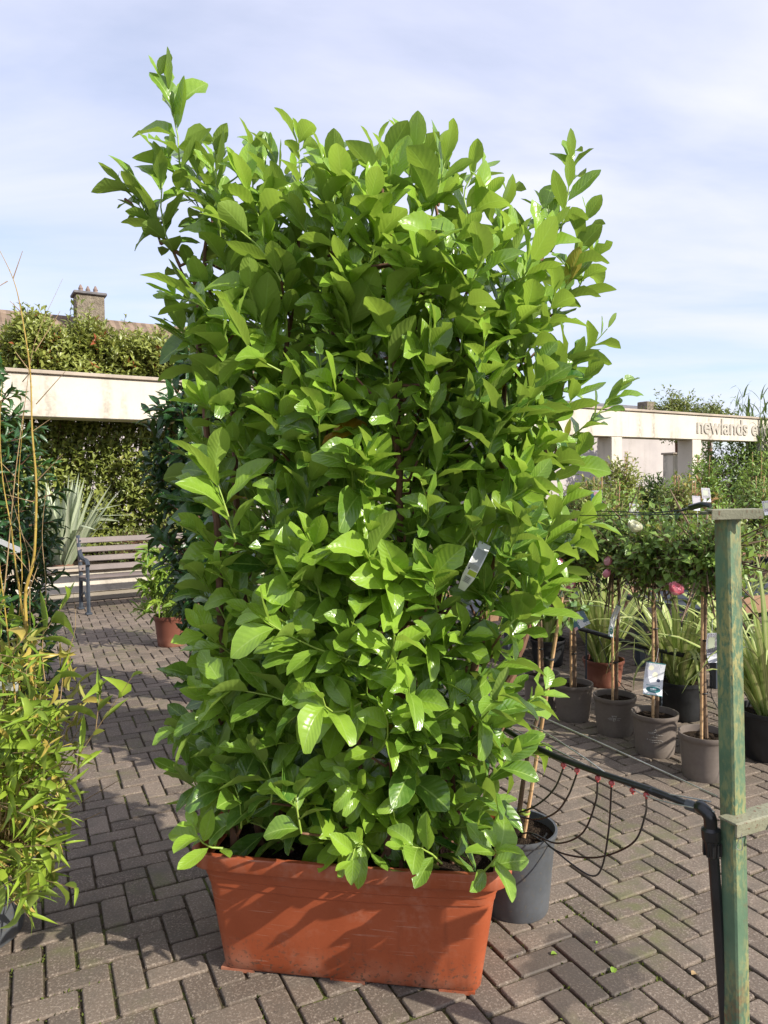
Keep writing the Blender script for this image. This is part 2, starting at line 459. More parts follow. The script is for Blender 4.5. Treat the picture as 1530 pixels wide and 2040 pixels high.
M['slat'] = mat_plain('weathered_slat', (0.155, 0.125, 0.112), (0.235, 0.195, 0.175), 7, 0.6, 0.3, 0.4, 60, stretch=(0.25, 1, 1))
M['iron'] = mat_plain('dark_iron', (0.035, 0.045, 0.058), (0.06, 0.072, 0.09), 12, 0.5, 0.4, 0.15)
M['roof'] = None
M['chimney'] = mat_plain('pebble_dash', (0.17, 0.14, 0.105), (0.31, 0.265, 0.2), 9, 0.95, 0.1, 1.0, 26, dist=0.05)
M['clay'] = mat_plain('clay_pot', (0.20, 0.15, 0.13), (0.28, 0.20, 0.165), 6, 0.8, 0.2, 0.1)
M['slate'] = mat_plain('slate_grey', (0.12, 0.115, 0.12), (0.2, 0.19, 0.19), 4, 0.8, 0.2, 0.3)
M['wood_edge'] = mat_plain('bench_wood', (0.26, 0.15, 0.09), (0.36, 0.22, 0.14), 6, 0.7, 0.2, 0.3, 60, stretch=(0.2, 1, 1))
M['white_card'] = mat_plain('white_card', (0.72, 0.72, 0.70), (0.8, 0.8, 0.78), 10, 0.4, 0.4, 0.05)
M['print_white'] = mat_plain('white_print', (0.42, 0.40, 0.37), (0.5, 0.48, 0.44), 40, 0.6, 0.3, 0.02)
M['glass'] = mat_plain('window_glass', (0.35, 0.40, 0.45), (0.45, 0.5, 0.55), 1, 0.1, 0.6, 0.0)
M['pink'] = mat_leaf('pink_petal', (0.72, 0.13, 0.24), (0.92, 0.52, 0.60), (0.86, 0.40, 0.48), rough=0.6, spec=0.2, trans=0.2, vein=(0.7, 0.2, 0.25), vein_amt=0.1, bump=0.05)
M['ivory'] = mat_leaf('ivory_petal', (0.80, 0.78, 0.60), (0.86, 0.85, 0.74), (0.8, 0.8, 0.7), rough=0.6, spec=0.2, trans=0.2, vein=(0.8, 0.78, 0.6), vein_amt=0.1, bump=0.05)
M['tie'] = mat_plain('black_tie', (0.015, 0.015, 0.015), (0.03, 0.03, 0.03), 20, 0.5, 0.3, 0.1)


def mat_roof():
    t = NT('roof_tiles')
    v = t.coord('UV')
    s = t.sep(v)
    wx = t.math('PINGPONG', t.math('MULTIPLY', s[0], 3.6), 0.5)
    wy = t.math('FRACT', t.math('MULTIPLY', s[1], 3.4))
    n = t.noise(t.coord('World'), 2.2, 5)
    col = t.mix(t.rng(n, 0.3, 0.7), (0.17, 0.12, 0.085), (0.29, 0.22, 0.165))
    col = t.mix(t.rng(t.noise(t.coord('World'), 9, 3), 0.5, 0.75, 0, 0.6), col, (0.12, 0.095, 0.075))
    h = t.math('ADD', wx, t.math('MULTIPLY', wy, 0.7))
    return t.done(t.bsdf(col, 0.9, 0.15, 0.0, t.bump(h, 1.0, 0.12)))
M['roof'] = mat_roof()


# ------------------------------------------------------------------ object helpers
def tag(o, label=None, cat=None, group=None, kind=None):
    if label: o['label'] = label
    if cat: o['category'] = cat
    if group: o['group'] = group
    if kind: o['kind'] = kind
    return o

def thing(name, label, cat, loc, group=None):
    o = bpy.data.objects.new(name, None)
    o.empty_display_size = 0.05
    COL.objects.link(o)
    o.location = [float(x) for x in loc]
    return tag(o, label, cat, group)

def wloc(o):
    p = np.zeros(3)
    while o is not None:
        p += np.array(o.location)
        o = o.parent
    return p

def link(name, me, mat, parent=None):
    o = bpy.data.objects.new(name, me)
    COL.objects.link(o)
    if mat is not None and len(me.materials) == 0:
        me.materials.append(mat)
    if parent is not None:
        o.parent = parent
    return o

def raw_mesh(name, V, Q, uv=None, tint=None, smooth=True):
    """All-quad mesh from numpy arrays."""
    me = bpy.data.meshes.new(name)
    nv, nq = len(V), len(Q)
    me.vertices.add(nv)
    me.vertices.foreach_set('co', np.ascontiguousarray(V, dtype=np.float32).ravel())
    me.loops.add(nq * 4)
    Q = np.ascontiguousarray(Q, dtype=np.int32)
    me.loops.foreach_set('vertex_index', Q.ravel())
    me.polygons.add(nq)
    me.polygons.foreach_set('loop_start', np.arange(0, nq * 4, 4, dtype=np.int32))
    me.polygons.foreach_set('use_smooth', np.full(nq, smooth, dtype=bool))
    if uv is not None:
        u = me.uv_layers.new(name='UVMap')
        u.data.foreach_set('uv', np.ascontiguousarray(uv[Q.ravel()], dtype=np.float32).ravel())
    if tint is not None:
        a = me.attributes.new('tint', 'FLOAT', 'POINT')
        a.data.foreach_set('value', np.ascontiguousarray(tint, dtype=np.float32))
    me.update(calc_edges=True)
    return me

class MB:
    def __init__(s):
        s.v, s.f = [], []
    def add(s, vs, fs):
        o = len(s.v)
        s.v += [tuple(float(c) for c in x) for x in vs]
        s.f += [tuple(i + o for i in f) for f in fs]
        return s
    def box(s, c, size, ax=None, bev=0.0):
        """box centred at c; ax: three unit axes (rows); small bevel on all edges"""
        A = np.eye(3) if ax is None else np.asarray(ax, float)
        h = np.asarray(size, float) / 2
        if bev <= 0:
            vs = [np.asarray(c) + A.T @ (h * np.array((x, y, z))) for x in (-1, 1) for y in (-1, 1) for z in (-1, 1)]
            return s.add(vs, [(0, 1, 3, 2), (4, 6, 7, 5), (0, 4, 5, 1), (2, 3, 7, 6), (0, 2, 6, 4), (1, 5, 7, 3)])
        b = min(bev, h.min() * 0.9)
        rings = []
        for z, k in ((-h[2], b), (-h[2] + b, 0), (h[2] - b, 0), (h[2], b)):
            x, y = h[0] - k, h[1] - k
            q = b * 0.6
            pts = [(x - q, -y), (x, -y + q), (x, y - q), (x - q, y), (-x + q, y), (-x, y - q), (-x, -y + q), (-x + q, -y)]
            rings.append([np.asarray(c) + A.T @ np.array((p[0], p[1], z)) for p in pts])
        return s.loft(rings, True, True)
    def loft(s, rings, cap0=False, cap1=False, closed=True):
        n = len(rings[0])
        vs = [p for r in rings for p in r]
        fs = []
        for i in range(len(rings) - 1):
            for j in range(n if closed else n - 1):
                k = (j + 1) % n
                fs.append((i * n + j, i * n + k, (i + 1) * n + k, (i + 1) * n + j))
        if cap0: fs.append(tuple(range(n))[::-1])
        if cap1: fs.append(tuple((len(rings) - 1) * n + j for j in range(n)))
        return s.add(vs, fs)
    def tube(s, pts, r, n=8, cap=True):
        pts = [np.asarray(p, float) for p in pts]
        rs = r if isinstance(r, (list, tuple, np.ndarray)) else [r] * len(pts)
        rings, ref = [], None
        for i, p in enumerate(pts):
            d = unit(pts[min(i + 1, len(pts) - 1)] - pts[max(i - 1, 0)])
            if ref is None:
                ref = np.array((1.0, 0, 0)) if abs(d[0]) < 0.8 else np.array((0, 1.0, 0))
            a = unit(ref - d * (ref @ d))
            ref = a
            b = np.cross(d, a)
            rings.append([p + rs[i] * (a * math.cos(t) + b * math.sin(t)) for t in np.arange(n) * 2 * math.pi / n])
        return s.loft(rings, cap, cap)
    def lathe(s, c, prof, n=32, cap0=True, cap1=False):
        rings = [[(c[0] + r * math.cos(t), c[1] + r * math.sin(t), c[2] + z) for t in np.arange(n) * 2 * math.pi / n] for r, z in prof]
        return s.loft(rings, cap0, cap1)
    def build(s, name, mat, parent=None, smooth=True, angle=35, uv=None):
        off = wloc(parent) if parent is not None else np.zeros(3)
        me = bpy.data.meshes.new(name)
        me.from_pydata([tuple(np.asarray(v) - off) for v in s.v], [], s.f)
        if uv is not None:
            u = me.uv_layers.new(name='UVMap')
            for lp in me.loops:
                u.data[lp.index].uv = uv[lp.vertex_index]
        me.update()
        if smooth:
            me.polygons.foreach_set('use_smooth', np.ones(len(me.polygons), dtype=bool))
            me.set_sharp_from_angle(angle=rad(angle))
        return link(name, me, mat, parent)

def smooth_path(pts, k=6):
    """Catmull-Rom through pts."""
    P = [np.asarray(p, float) for p in pts]
    P = [2 * P[0] - P[1]] + P + [2 * P[-1] - P[-2]]
    out = []
    for i in range(1, len(P) - 2):
        for j in range(k):
            t = j / k
            a, b, c, d = P[i - 1], P[i], P[i + 1], P[i + 2]
            out.append(0.5 * ((2 * b) + (c - a) * t + (2 * a - 5 * b + 4 * c - d) * t * t + (3 * b - a - 3 * c + d) * t ** 3))
    out.append(P[-2])
    return out


# ------------------------------------------------------------------ leaves
def leaf_template(nu, nv, fold=0.12, curl=0.6, wave=0.0, nwave=3, phase=0.0, petiole=0.07, power=0.75, skew=0.9, notch=None, twist=0.0):
    us = np.linspace(0, 1, nu) if nu < 6 else 0.5 - 0.5 * np.cos(np.pi * np.linspace(0, 1, nu) ** 0.92)
    vs = np.linspace(-1, 1, nv)
    V, UV = [], []
    for u in us:
        k = max(0.0, (u - petiole) / (1 - petiole))
        w = max(0.0, math.sin(math.pi * min(k, 1) ** skew)) ** power if 0 < k < 1 else 0.0
        w = max(w, 0.03)
        if k > 0.93: w = max(w * 0.85, 0.012)
        a = curl * u
        y = math.sin(a) / curl if abs(curl) > 1e-4 else u
        z0 = -(1 - math.cos(a)) / curl if abs(curl) > 1e-4 else 0
        for v in vs:
            ww = w
            if notch and v * notch[2] > 0.3 and abs(u - notch[0]) < notch[1]:
                ww = w * 0.45
            x = 0.5 * v * ww
            z = z0 + fold * abs(v) * ww + wave * math.sin(nwave * 2 * math.pi * u + phase + (1.3 if v > 0 else 0)) * abs(v) * ww
            z += twist * u * x
            V.append((x, y, z))
            UV.append((u, 0.5 + 0.5 * v))
    Q = []
    for i in range(nu - 1):
        for j in range(nv - 1):
            a = i * nv + j
            Q.append((a, a + 1, a + nv + 1, a + nv))
    return np.array(V), np.array(Q), np.array(UV)

R0 = np.random.RandomState(3)
T_LAUREL = [leaf_template(9, 5, fold=f, curl=c, wave=w, nwave=n, phase=p, power=0.66, skew=s, notch=nt, twist=tw) for f, c, w, n, p, s, nt, tw in (
    (0.07, 0.30, 0.020, 2.5, 0.0, 1.10, None, 0.2), (0.12, 0.6, 0.030, 3.0, 1.0, 1.18, None, -0.3), (0.05, -0.25, 0.015, 2.0, 2.0, 1.05, None, 0.1),
    (0.15, 0.9, 0.035, 3.0, 0.5, 1.12, None, 0.5), (0.09, 0.4, 0.035, 3.0, 2.5, 1.2, None, -0.5), (0.06, 0.15, 0.018, 2.0, 4.0, 1.1, None, 0.0),
    (0.11, 0.75, 0.02, 2.5, 5.0, 1.05, None, 0.4), (0.08, 0.45, 0.03, 3.0, 3.0, 1.15, (0.66, 0.08, 1), 0.2), (0.09, 0.5, 0.03, 3.2, 1.6, 1.1, (0.4, 0.07, -1), -0.2),
    (0.13, 1.2, 0.04, 3.0, 0.2, 1.12, None, 0.7))]
T_MID = [leaf_template(5, 3, fold=f, curl=c, wave=w, phase=p, power=0.8, petiole=0.05) for f, c, w, p in ((0.1, 0.4, 0.03, 0), (0.18, 0.8, 0.05, 1), (0.06, 0.1, 0.02, 2), (0.2, 1.1, 0.05, 3))]
T_LOW = [leaf_template(3, 3, fold=f, curl=c, power=0.7, petiole=0.0, skew=1.0) for f, c in ((0.15, 0.5), (0.08, 0.2), (0.2, 0.9))]
T_BAMB = [leaf_template(7, 3, fold=f, curl=c, power=0.75, petiole=0.04, skew=0.62, twist=t) for f, c, t in ((0.10, 0.5, 0.4), (0.16, 0.9, -0.6), (0.06, 0.2, 0.2), (0.2, 1.5, 0.9), (0.12, -0.2, 0.0))]
T_PETAL = [leaf_template(5, 5, fold=0.25, curl=-1.1, power=0.5, petiole=0.0, skew=1.15), leaf_template(5, 5, fold=0.2, curl=-0.7, wave=0.05, power=0.5, petiole=0.0, skew=1.2)]

class Lv:
    """arrays of leaves: base, direction, normal, length, width, tint"""
    def __init__(s):
        s.a = []
    def add(s, P, D, N, L, W, T):
        n = len(P)
        f = lambda x: np.full(n, x, float) if np.isscalar(x) else np.asarray(x, float)
        s.a.append((np.asarray(P, float), unit(D), np.asarray(N, float), f(L), f(W), f(T)))
    def arrays(s):
        return [np.concatenate([x[i] for x in s.a]) for i in range(6)]

def leaf_arrays(idx, arr, var, temps):
    P, D, N, L, W, T = [x[idx] for x in arr]
    N = unit(N - D * np.sum(N * D, 1, keepdims=True))
    B = np.cross(D, N)
    Vs, Qs, Us, Ts, off = [], [], [], [], 0
    vv = var[idx]
    for k, (tv, tq, tu) in enumerate(temps):
        m = vv == k
        n = int(m.sum())
        if n == 0: continue
        V = P[m][:, None] + D[m][:, None] * (tv[None, :, 1:2] * L[m][:, None, None]) + B[m][:, None] * (tv[None, :, 0:1] * W[m][:, None, None]) + N[m][:, None] * (tv[None, :, 2:3] * L[m][:, None, None])
        nvt = len(tv)
        Q = tq[None] + (np.arange(n) * nvt)[:, None, None] + off
        Vs.append(V.reshape(-1, 3)); Qs.append(Q.reshape(-1, 4))
        Us.append(np.tile(tu, (n, 1))); Ts.append(np.repeat(T[m], nvt))
        off += n * nvt
    return np.concatenate(Vs), np.concatenate(Qs), np.concatenate(Us), np.concatenate(Ts)

def most_visible(arr, n, cell=5.0):
    """indices of the n leaves that show largest from the camera"""
    P, D, N, L, W, T = arr
    N2 = unit(N - D * np.sum(N * D, 1, keepdims=True))
    B = np.cross(D, N2)
    pts, ids = [], []
    for u in np.linspace(0.12, 0.95, 11):
        for v in (-0.36, -0.18, 0, 0.18, 0.36):
            k = math.sin(math.pi * u)
            pts.append(P + D * (u * L)[:, None] + B * (v * k * W)[:, None])
            ids.append(np.arange(len(P)))
    pts = np.concatenate(pts); ids = np.concatenate(ids)
    x, y, w = proj(pts)
    ok = (w > 0.2) & (x > 0) & (x < 1530) & (y > 0) & (y < 2040)
    x, y, w, ids = x[ok], y[ok], w[ok], ids[ok]
    key = (x // cell).astype(int) * 4096 + (y // cell).astype(int)
    o = np.lexsort((w, key))
    first = np.ones(len(o), bool)
    first[1:] = key[o][1:] != key[o][:-1]
    cnt = np.bincount(ids[o][first], minlength=len(P))
    order = np.argsort(-cnt)
    return [int(i) for i in order[:n] if cnt[i] > 0]

def emit(lv, temps, mat, parent, single=0, name='leaf', bulk='foliage', seed=1, stuff=True):
    arr = lv.arrays() if isinstance(lv, Lv) else lv
    n = len(arr[0])
    var = np.random.RandomState(seed).randint(0, len(temps), n)
    off = wloc(parent)
    sel = most_visible(arr, single) if single else []
    for i in sel:
        V, Q, U, T = leaf_arrays(np.array([i]), arr, var, temps)
        org = arr[0][i]
        o = link(name, raw_mesh(name, V - org, Q, U, T), mat, parent)
        o.location = org - off
    rest = np.setdiff1d(np.arange(n), np.array(sel, dtype=int))
    if len(rest):
        V, Q, U, T = leaf_arrays(rest, arr, var, temps)
        o = link(bulk, raw_mesh(bulk, V - off, Q, U, T), mat, parent)
        if stuff: o['kind'] = 'stuff'
    return sel

def twig_leaves(lv, base, tip, k, rng, L, W, tint, th0=75, th1=30, up=0.5, t0=0.2, bend=None, light=0.35, tip_young=0.25, droop=0.0):
    """k leaves spiralled along each twig base->tip.  L, tint: scalar or one value per twig."""
    base, tip = np.asarray(base, float), np.asarray(tip, float)
    n = len(base)
    ax = unit(tip - base)
    ref = np.where(np.abs(ax[:, 2:3]) < 0.9, np.array([[0, 0, 1.0]]), np.array([[1.0, 0, 0]]))
    e1 = unit(np.cross(ax, ref)); e2 = np.cross(ax, e1)
    ph0 = rng.uniform(0, 6.28, n)
    L = np.broadcast_to(L, n); tint = np.broadcast_to(tint, n)
    for i in range(k):
        t = np.clip(t0 + (1 - t0) * (i + rng.uniform(-0.25, 0.25, n)) / max(1, k - 1), 0, 1)
        p = base + (tip - base) * t[:, None]
        if bend is not None:
            p = p + bend * (4 * t * (1 - t))[:, None]
        ph = ph0 + i * rad(137.5) + rng.uniform(-0.35, 0.35, n)
        r = e1 * np.cos(ph)[:, None] + e2 * np.sin(ph)[:, None]
        th = np.radians(th0 + (th1 - th0) * t + rng.normal(0, 10, n))
        d = ax * np.cos(th)[:, None] + r * np.sin(th)[:, None]
        d = unit(d + np.array([0, 0, 1.0]) * (-droop * (1 - t))[:, None] + rng.normal(0, 0.10, (n, 3)))
        nn = ax * 0.6 + np.array([0, 0, up]) + SUN_DIR * light - r * 0.25 + rng.normal(0, 0.22, (n, 3))
        ll = L * (0.72 + 0.5 * np.sin(math.pi * np.clip(0.15 + 0.75 * t, 0, 1))) * rng.uniform(0.78, 1.12, n) * np.where(t > 0.93, 0.72, 1.0)
        ww = ll * W * rng.uniform(0.85, 1.15, n)
        tt = tint + tip_young * (t - 0.5) + rng.normal(0, 0.10, n)
        lv.add(p, d, nn, ll, ww, tt)

def tubes_bulk(A, B, ra, rb, sides=4):
    """many straight tapered tubes as quads"""
    A, B = np.asarray(A, float), np.asarray(B, float)
    n = len(A)
    d = unit(B - A)
    ref = np.where(np.abs(d[:, 2:3]) < 0.9, np.array([[0, 0, 1.0]]), np.array([[1.0, 0, 0]]))
    a = unit(np.cross(d, ref)); b = np.cross(d, a)
    V = np.zeros((n, 2 * sides, 3))
    ra = np.broadcast_to(ra, n)[:, None]; rb = np.broadcast_to(rb, n)[:, None]
    for j in range(sides):
        t = 2 * math.pi * j / sides
        c = a * math.cos(t) + b * math.sin(t)
        V[:, j] = A + c * ra
        V[:, sides + j] = B + c * rb
    q = np.array([(j, (j + 1) % sides, sides + (j + 1) % sides, sides + j) for j in range(sides)])
    Q = (q[None] + (np.arange(n) * 2 * sides)[:, None, None]).reshape(-1, 4)
    return V.reshape(-1, 3), Q

def twigs_obj(segs, mat, parent, name='twigs', sides=4):
    V, Q = [], []
    off = 0
    for (A, B, ra, rb) in segs:
        v, q = tubes_bulk(A, B, ra, rb, sides)
        V.append(v); Q.append(q + off); off += len(v)
    V = np.concatenate(V) - wloc(parent); Q = np.concatenate(Q)
    o = link(name, raw_mesh(name, V, Q, np.zeros((len(V), 2)), np.zeros(len(V))), mat, parent)
    o['kind'] = 'stuff'
    return o

def bush(parent, c, r, ntw, k, L, W, mat, rng, tint=0.45, tl=0.22, temps=None, single=0, th0=70, th1=30, up=0.5, twig_mat=None, seed=1, wild=0.0, lump=0.18, shell=0.55, dirup=0.5, spread_tint=0.18, yellow=0.0, light=0.35, droop=0.0):
    """leafy mass filling an uneven ellipsoid: twigs pointing outwards, leaves along them"""
    c, r = np.asarray(c, float), np.asarray(r, float)
    u = unit(rng.normal(size=(ntw, 3)))
    lob = unit(rng.normal(size=(9, 3)))
    s = 1 + lump * np.max(u @ lob.T, axis=1) - lump * 0.8 + rng.normal(0, 0.05, ntw)
    rr = (shell + (1 - shell) * rng.uniform(0, 1, ntw) ** 0.6) * s
    tip = c + u * r * rr[:, None]
    d = unit(u / r * r.mean() + np.array([0, 0, dirup]) + rng.normal(0, 0.25, (ntw, 3)))
    ln = tl * rng.uniform(0.7, 1.3, ntw) * (1 + wild * (rng.uniform(0, 1, ntw) > 0.9))
    tip = tip + d * (wild * 0.5 * tl * (rng.uniform(0, 1, ntw) > 0.9))[:, None]
    base = tip - d * ln[:, None]
    lv = Lv()
    tt = tint + rng.normal(0, spread_tint, ntw)
    if yellow > 0:
        tt = np.where(rng.uniform(0, 1, ntw) < yellow, 1.35, np.clip(tt, 0, 1.0))
    twig_leaves(lv, base, tip, k, rng, L, W, tt, th0, th1, up, light=light, droop=droop, t0=0.1)
    emit(lv, temps or T_MID, mat, parent, single=single, seed=seed)
    if twig_mat is not None:
        inner = c + (base - c) * 0.45
        twigs_obj([(base, tip, 0.0025, 0.0012), (inner, base, 0.005, 0.0025)], twig_mat, parent)


# ================================================================== GROUND
ground = MB()
ground.add([(-300, -60, -0.010), (300, -60, -0.010), (300, 600, -0.010), (-300, 600, -0.010)], [(0, 1, 2, 3)])
ground = ground.build('ground', M['joint'], smooth=False)
tag(ground, 'brown block paving laid in a herringbone pattern', 'ground', kind='structure')

CELL = 0.0965
PAV = rad(25.5)
pe1 = np.array([math.cos(PAV), math.sin(PAV), 0]); pe2 = np.array([-math.sin(PAV), math.cos(PAV), 0])
PO = gp(154, 1930)

def paver_geo(rng, cx, cy, lx, ly):
    """chamfered block: outline 8 points, three rings; every block slightly out of square"""
    g = 0.0040 + rng.uniform(0, 0.0016)
    hx, hy = lx / 2 - g, ly / 2 - g
    q, b = 0.006, 0.0045
    a = rng.normal(0, 0.006)
    ca, sa = math.cos(a), math.sin(a)
    z = rng.normal(0, 0.0016)
    tx, ty = rng.normal(0, 0.006), rng.normal(0, 0.006)
    ox, oy = rng.normal(0, 0.0012), rng.normal(0, 0.0012)
    V = []
    for kz, k in ((-0.045, 0.0), (-b, 0.0), (-0.0012, 0.0022), (0.0, b)):
        x, y = hx - k, hy - k
        for p in ((x - q, -y), (x, -y + q), (x, y - q), (x - q, y), (-x + q, y), (-x, y - q), (-x, -y + q), (-x + q, -y)):
            X, Y = p[0] * ca - p[1] * sa + ox, p[0] * sa + p[1] * ca + oy
            w = np.array([0, 0, kz + z + X * tx + Y * ty]) + pe1 * (cx + X) + pe2 * (cy + Y)
            V.append(w)
    V.append(np.array([0, 0, z]) + pe1 * (cx + ox) + pe2 * (cy + oy))
    return np.array(V)
_pq = []
for i in range(3):
    for j in range(8):
        k = (j + 1) % 8
        _pq.append((i * 8 + j, i * 8 + k, (i + 1) * 8 + k, (i + 1) * 8 + j))
for a, b, c in ((0, 1, 2), (2, 3, 4), (4, 5, 6), (6, 7, 0)):
    _pq.append((24 + a, 24 + b, 24 + c, 32))
_pq = np.array(_pq)

rng = np.random.RandomState(11)
pav = []
for y in range(-64, 138):
    for x in range(-118, 118):
        r = (x - y) % 4
        if r not in (0, 3): continue
        lx, ly = (2, 1) if r == 0 else (1, 2)
        cx, cy = (x + lx / 2) * CELL, (y + ly / 2) * CELL
        w = PO + pe1 * cx + pe2 * cy
        if w[1] < 0.7 or w[1] > 12.5: continue
        px, py, d = proj(np.array([w[0], w[1], 0]))
        if px < -620 - 900 / w[1] or px > 2150 + 900 / w[1]: continue
        pav.append((py, px, w, lx * CELL, ly * CELL))
inpic = [p for p in pav if p[0] < 2100 and -40 < p[1] < 1570]
# leave out those hidden under the planter when choosing the ones that show largest
def shows(p):
    py, px = p[0], p[1]
    if 430 < px < 1000 and 1500 < py < 1965: return False
    if px < 130 and py < 1800: return False
    return True
inpic = sorted([p for p in inpic if shows(p)], key=lambda p: -p[0])
single = set(id(p) for p in inpic[:300])
BV, BQ, off = [], [], 0
for p in pav:
    V = paver_geo(rng, (p[2] - PO) @ pe1, (p[2] - PO) @ pe2, p[3], p[4]) + np.array([PO[0], PO[1], 0])
    if id(p) in single:
        org = np.array([p[2][0], p[2][1], 0.0])
        o = link('paver', raw_mesh('paver', V - org, _pq, smooth=False), M['paver'], ground)
        o.location = org
    else:
        BV.append(V); BQ.append(_pq + off); off += len(V)
o = link('paving', raw_mesh('paving', np.concatenate(BV), np.concatenate(BQ), smooth=False), M['paver'], ground)
o['kind'] = 'stuff'

# moss along the joints
rng = np.random.RandomState(5)
lv = Lv()
spots = [(1245, 1960, 0.09, 130), (1180, 1985, 0.06, 50), (1150, 1830, 0.07, 80), (1090, 1805, 0.06, 60), (150, 1990, 0.05, 60), (165, 1660, 0.05, 60), (75, 1905, 0.05, 50),
         (260, 1590, 0.05, 45), (1195, 1700, 0.06, 50), (1210, 1640, 0.06, 40), (310, 1800, 0.04, 20), (1010, 1870, 0.05, 40), (1385, 1740, 0.06, 30), (520, 2010, 0.05, 20), (700, 2035, 0.06, 30)]
for (px, py, r, n) in spots:
    c = gp(px, py)
    q = c + np.c_[rng.normal(0, r, (n * 4, 2)), np.zeros(n * 4)]
    loc = np.c_[((q - PO) @ pe1) / CELL, ((q - PO) @ pe2) / CELL]
    fx, fy = np.abs(loc - np.round(loc)).T
    x, y = np.floor(loc).astype(int).T
    good = (np.minimum(fx, fy) < 0.075)
    q = q[good][:n]
    m = len(q)
    if m == 0: continue
    q[:, 2] = -0.008
    lv.add(q, np.c_[rng.normal(0, 0.7, (m, 2)), np.full(m, 0.8)], rng.normal(size=(m, 3)), rng.uniform(0.006, 0.014, m), rng.uniform(0.004, 0.009, m), rng.uniform(0, 1, m))
arr = lv.arrays()
V, Q, U, T = leaf_arrays(np.arange(len(arr[0])), arr, np.zeros(len(arr[0]), int), T_LOW)
tag(link('moss', raw_mesh('moss', V, Q, U, T), M['moss']), 'small green moss tufts in the joints of the paving', 'moss', kind='stuff')


# ================================================================== RENDERED WALL WITH BEAM
WT = 0.634
WA = math.atan(WT)
we1 = np.array([math.cos(WA), math.sin(WA), 0]); we2 = np.array([-math.sin(WA), math.cos(WA), 0])
W0 = np.array([0, 13.8, 0.0])
def wp(s, d, z):                 # s along the wall, d behind its face
    return W0 + we1 * s + we2 * d + np.array([0, 0, z])
def s_at(px):                    # where the wall face meets a column of the picture
    k = (px - 765) / FPX
    X = 13.8 * k / (1 - WT * k)
    return X / math.cos(WA)
WAX = np.array([we1, we2, (0, 0, 1)])
BZ0, BZ1 = 2.585, 3.20
wall = thing('rendered_wall', 'long cream rendered beam on square columns with grey lettering', 'wall', wp(s_at(1230), 0.2, 0))
sL, sR = s_at(-260), s_at(1800)
MB().box(wp((sL + sR) / 2, 0.22, (BZ0 + BZ1) / 2), (sR - sL, 0.44, BZ1 - BZ0), WAX, 0.012).build('beam', M['cream'], wall)
MB().box(wp((sL + sR) / 2, 0.22, BZ1 + 0.03), (sR - sL, 0.52, 0.056), WAX, 0.008).build('coping', M['coping'], wall)
cs = s_at(1230)
for k in range(-1, 4):
    s = cs + 3.02 * k
    MB().box(wp(s, 0.222, BZ0 / 2 - 0.002), (0.36, 0.436, BZ0), WAX, 0.01).build('column', M['cream'], wall)
# lettering
fc = bpy.data.curves.new('lettering', 'FONT')
fc.body = 'newlands evo'
fc.size = 1.0
fc.extrude = 0.02
fc.offset = 0.016
fo = bpy.data.objects.new('lettering_source', fc)
COL.objects.link(fo)
dg = bpy.context.evaluated_depsgraph_get()
dg.update()
tm = bpy.data.meshes.new_from_object(fo.evaluated_get(dg))
bpy.data.objects.remove(fo)
co = np.zeros(len(tm.vertices) * 3, np.float32)
tm.vertices.foreach_get('co', co)
co = co.reshape(-1, 3)
s0, s1 = s_at(1388), s_at(1532)
sx = (s1 - s0) / (co[:, 0].max() - co[:, 0].min())
sz = 0.40 / (co[:, 1].max())
P = wp(s0, -0.012, 2.755)[None] + we1[None] * ((co[:, 0:1] - co[:, 0].min()) * sx) + np.array([[0, 0, 1.0]]) * (co[:, 1:2] * sz) + we2[None] * (-co[:, 2:3] * 0.6)
tm.vertices.foreach_set('co', (P - wloc(wall)).astype(np.float32).ravel())
tm.update()
tm.name = 'lettering'
link('lettering', tm, M['letter'], wall)

# ================================================================== LOW WALL IN FRONT OF THE HEDGE
lwp = gp(230, 1193)
lw = thing('low_wall', 'low cream rendered retaining wall with coping behind the park bench', 'wall', lwp)
def lp(s, d, z): return lwp * np.array([1, 1, 0]) + we1 * s + we2 * d + np.array([0, 0, z])
MB().box(lp(0.6, 0.15, 0.27), (7.0, 0.30, 0.30), WAX, 0.01).build('wall_face', M['cream'], lw)
MB().box(lp(0.6, 0.14, 0.445), (7.02, 0.40, 0.05), WAX, 0.008).build('coping', M['coping'], lw)
MB().box(lp(0.6, 0.155, 0.06), (7.0, 0.28, 0.12), WAX, 0.01).build('plinth', M['plinth'], lw)

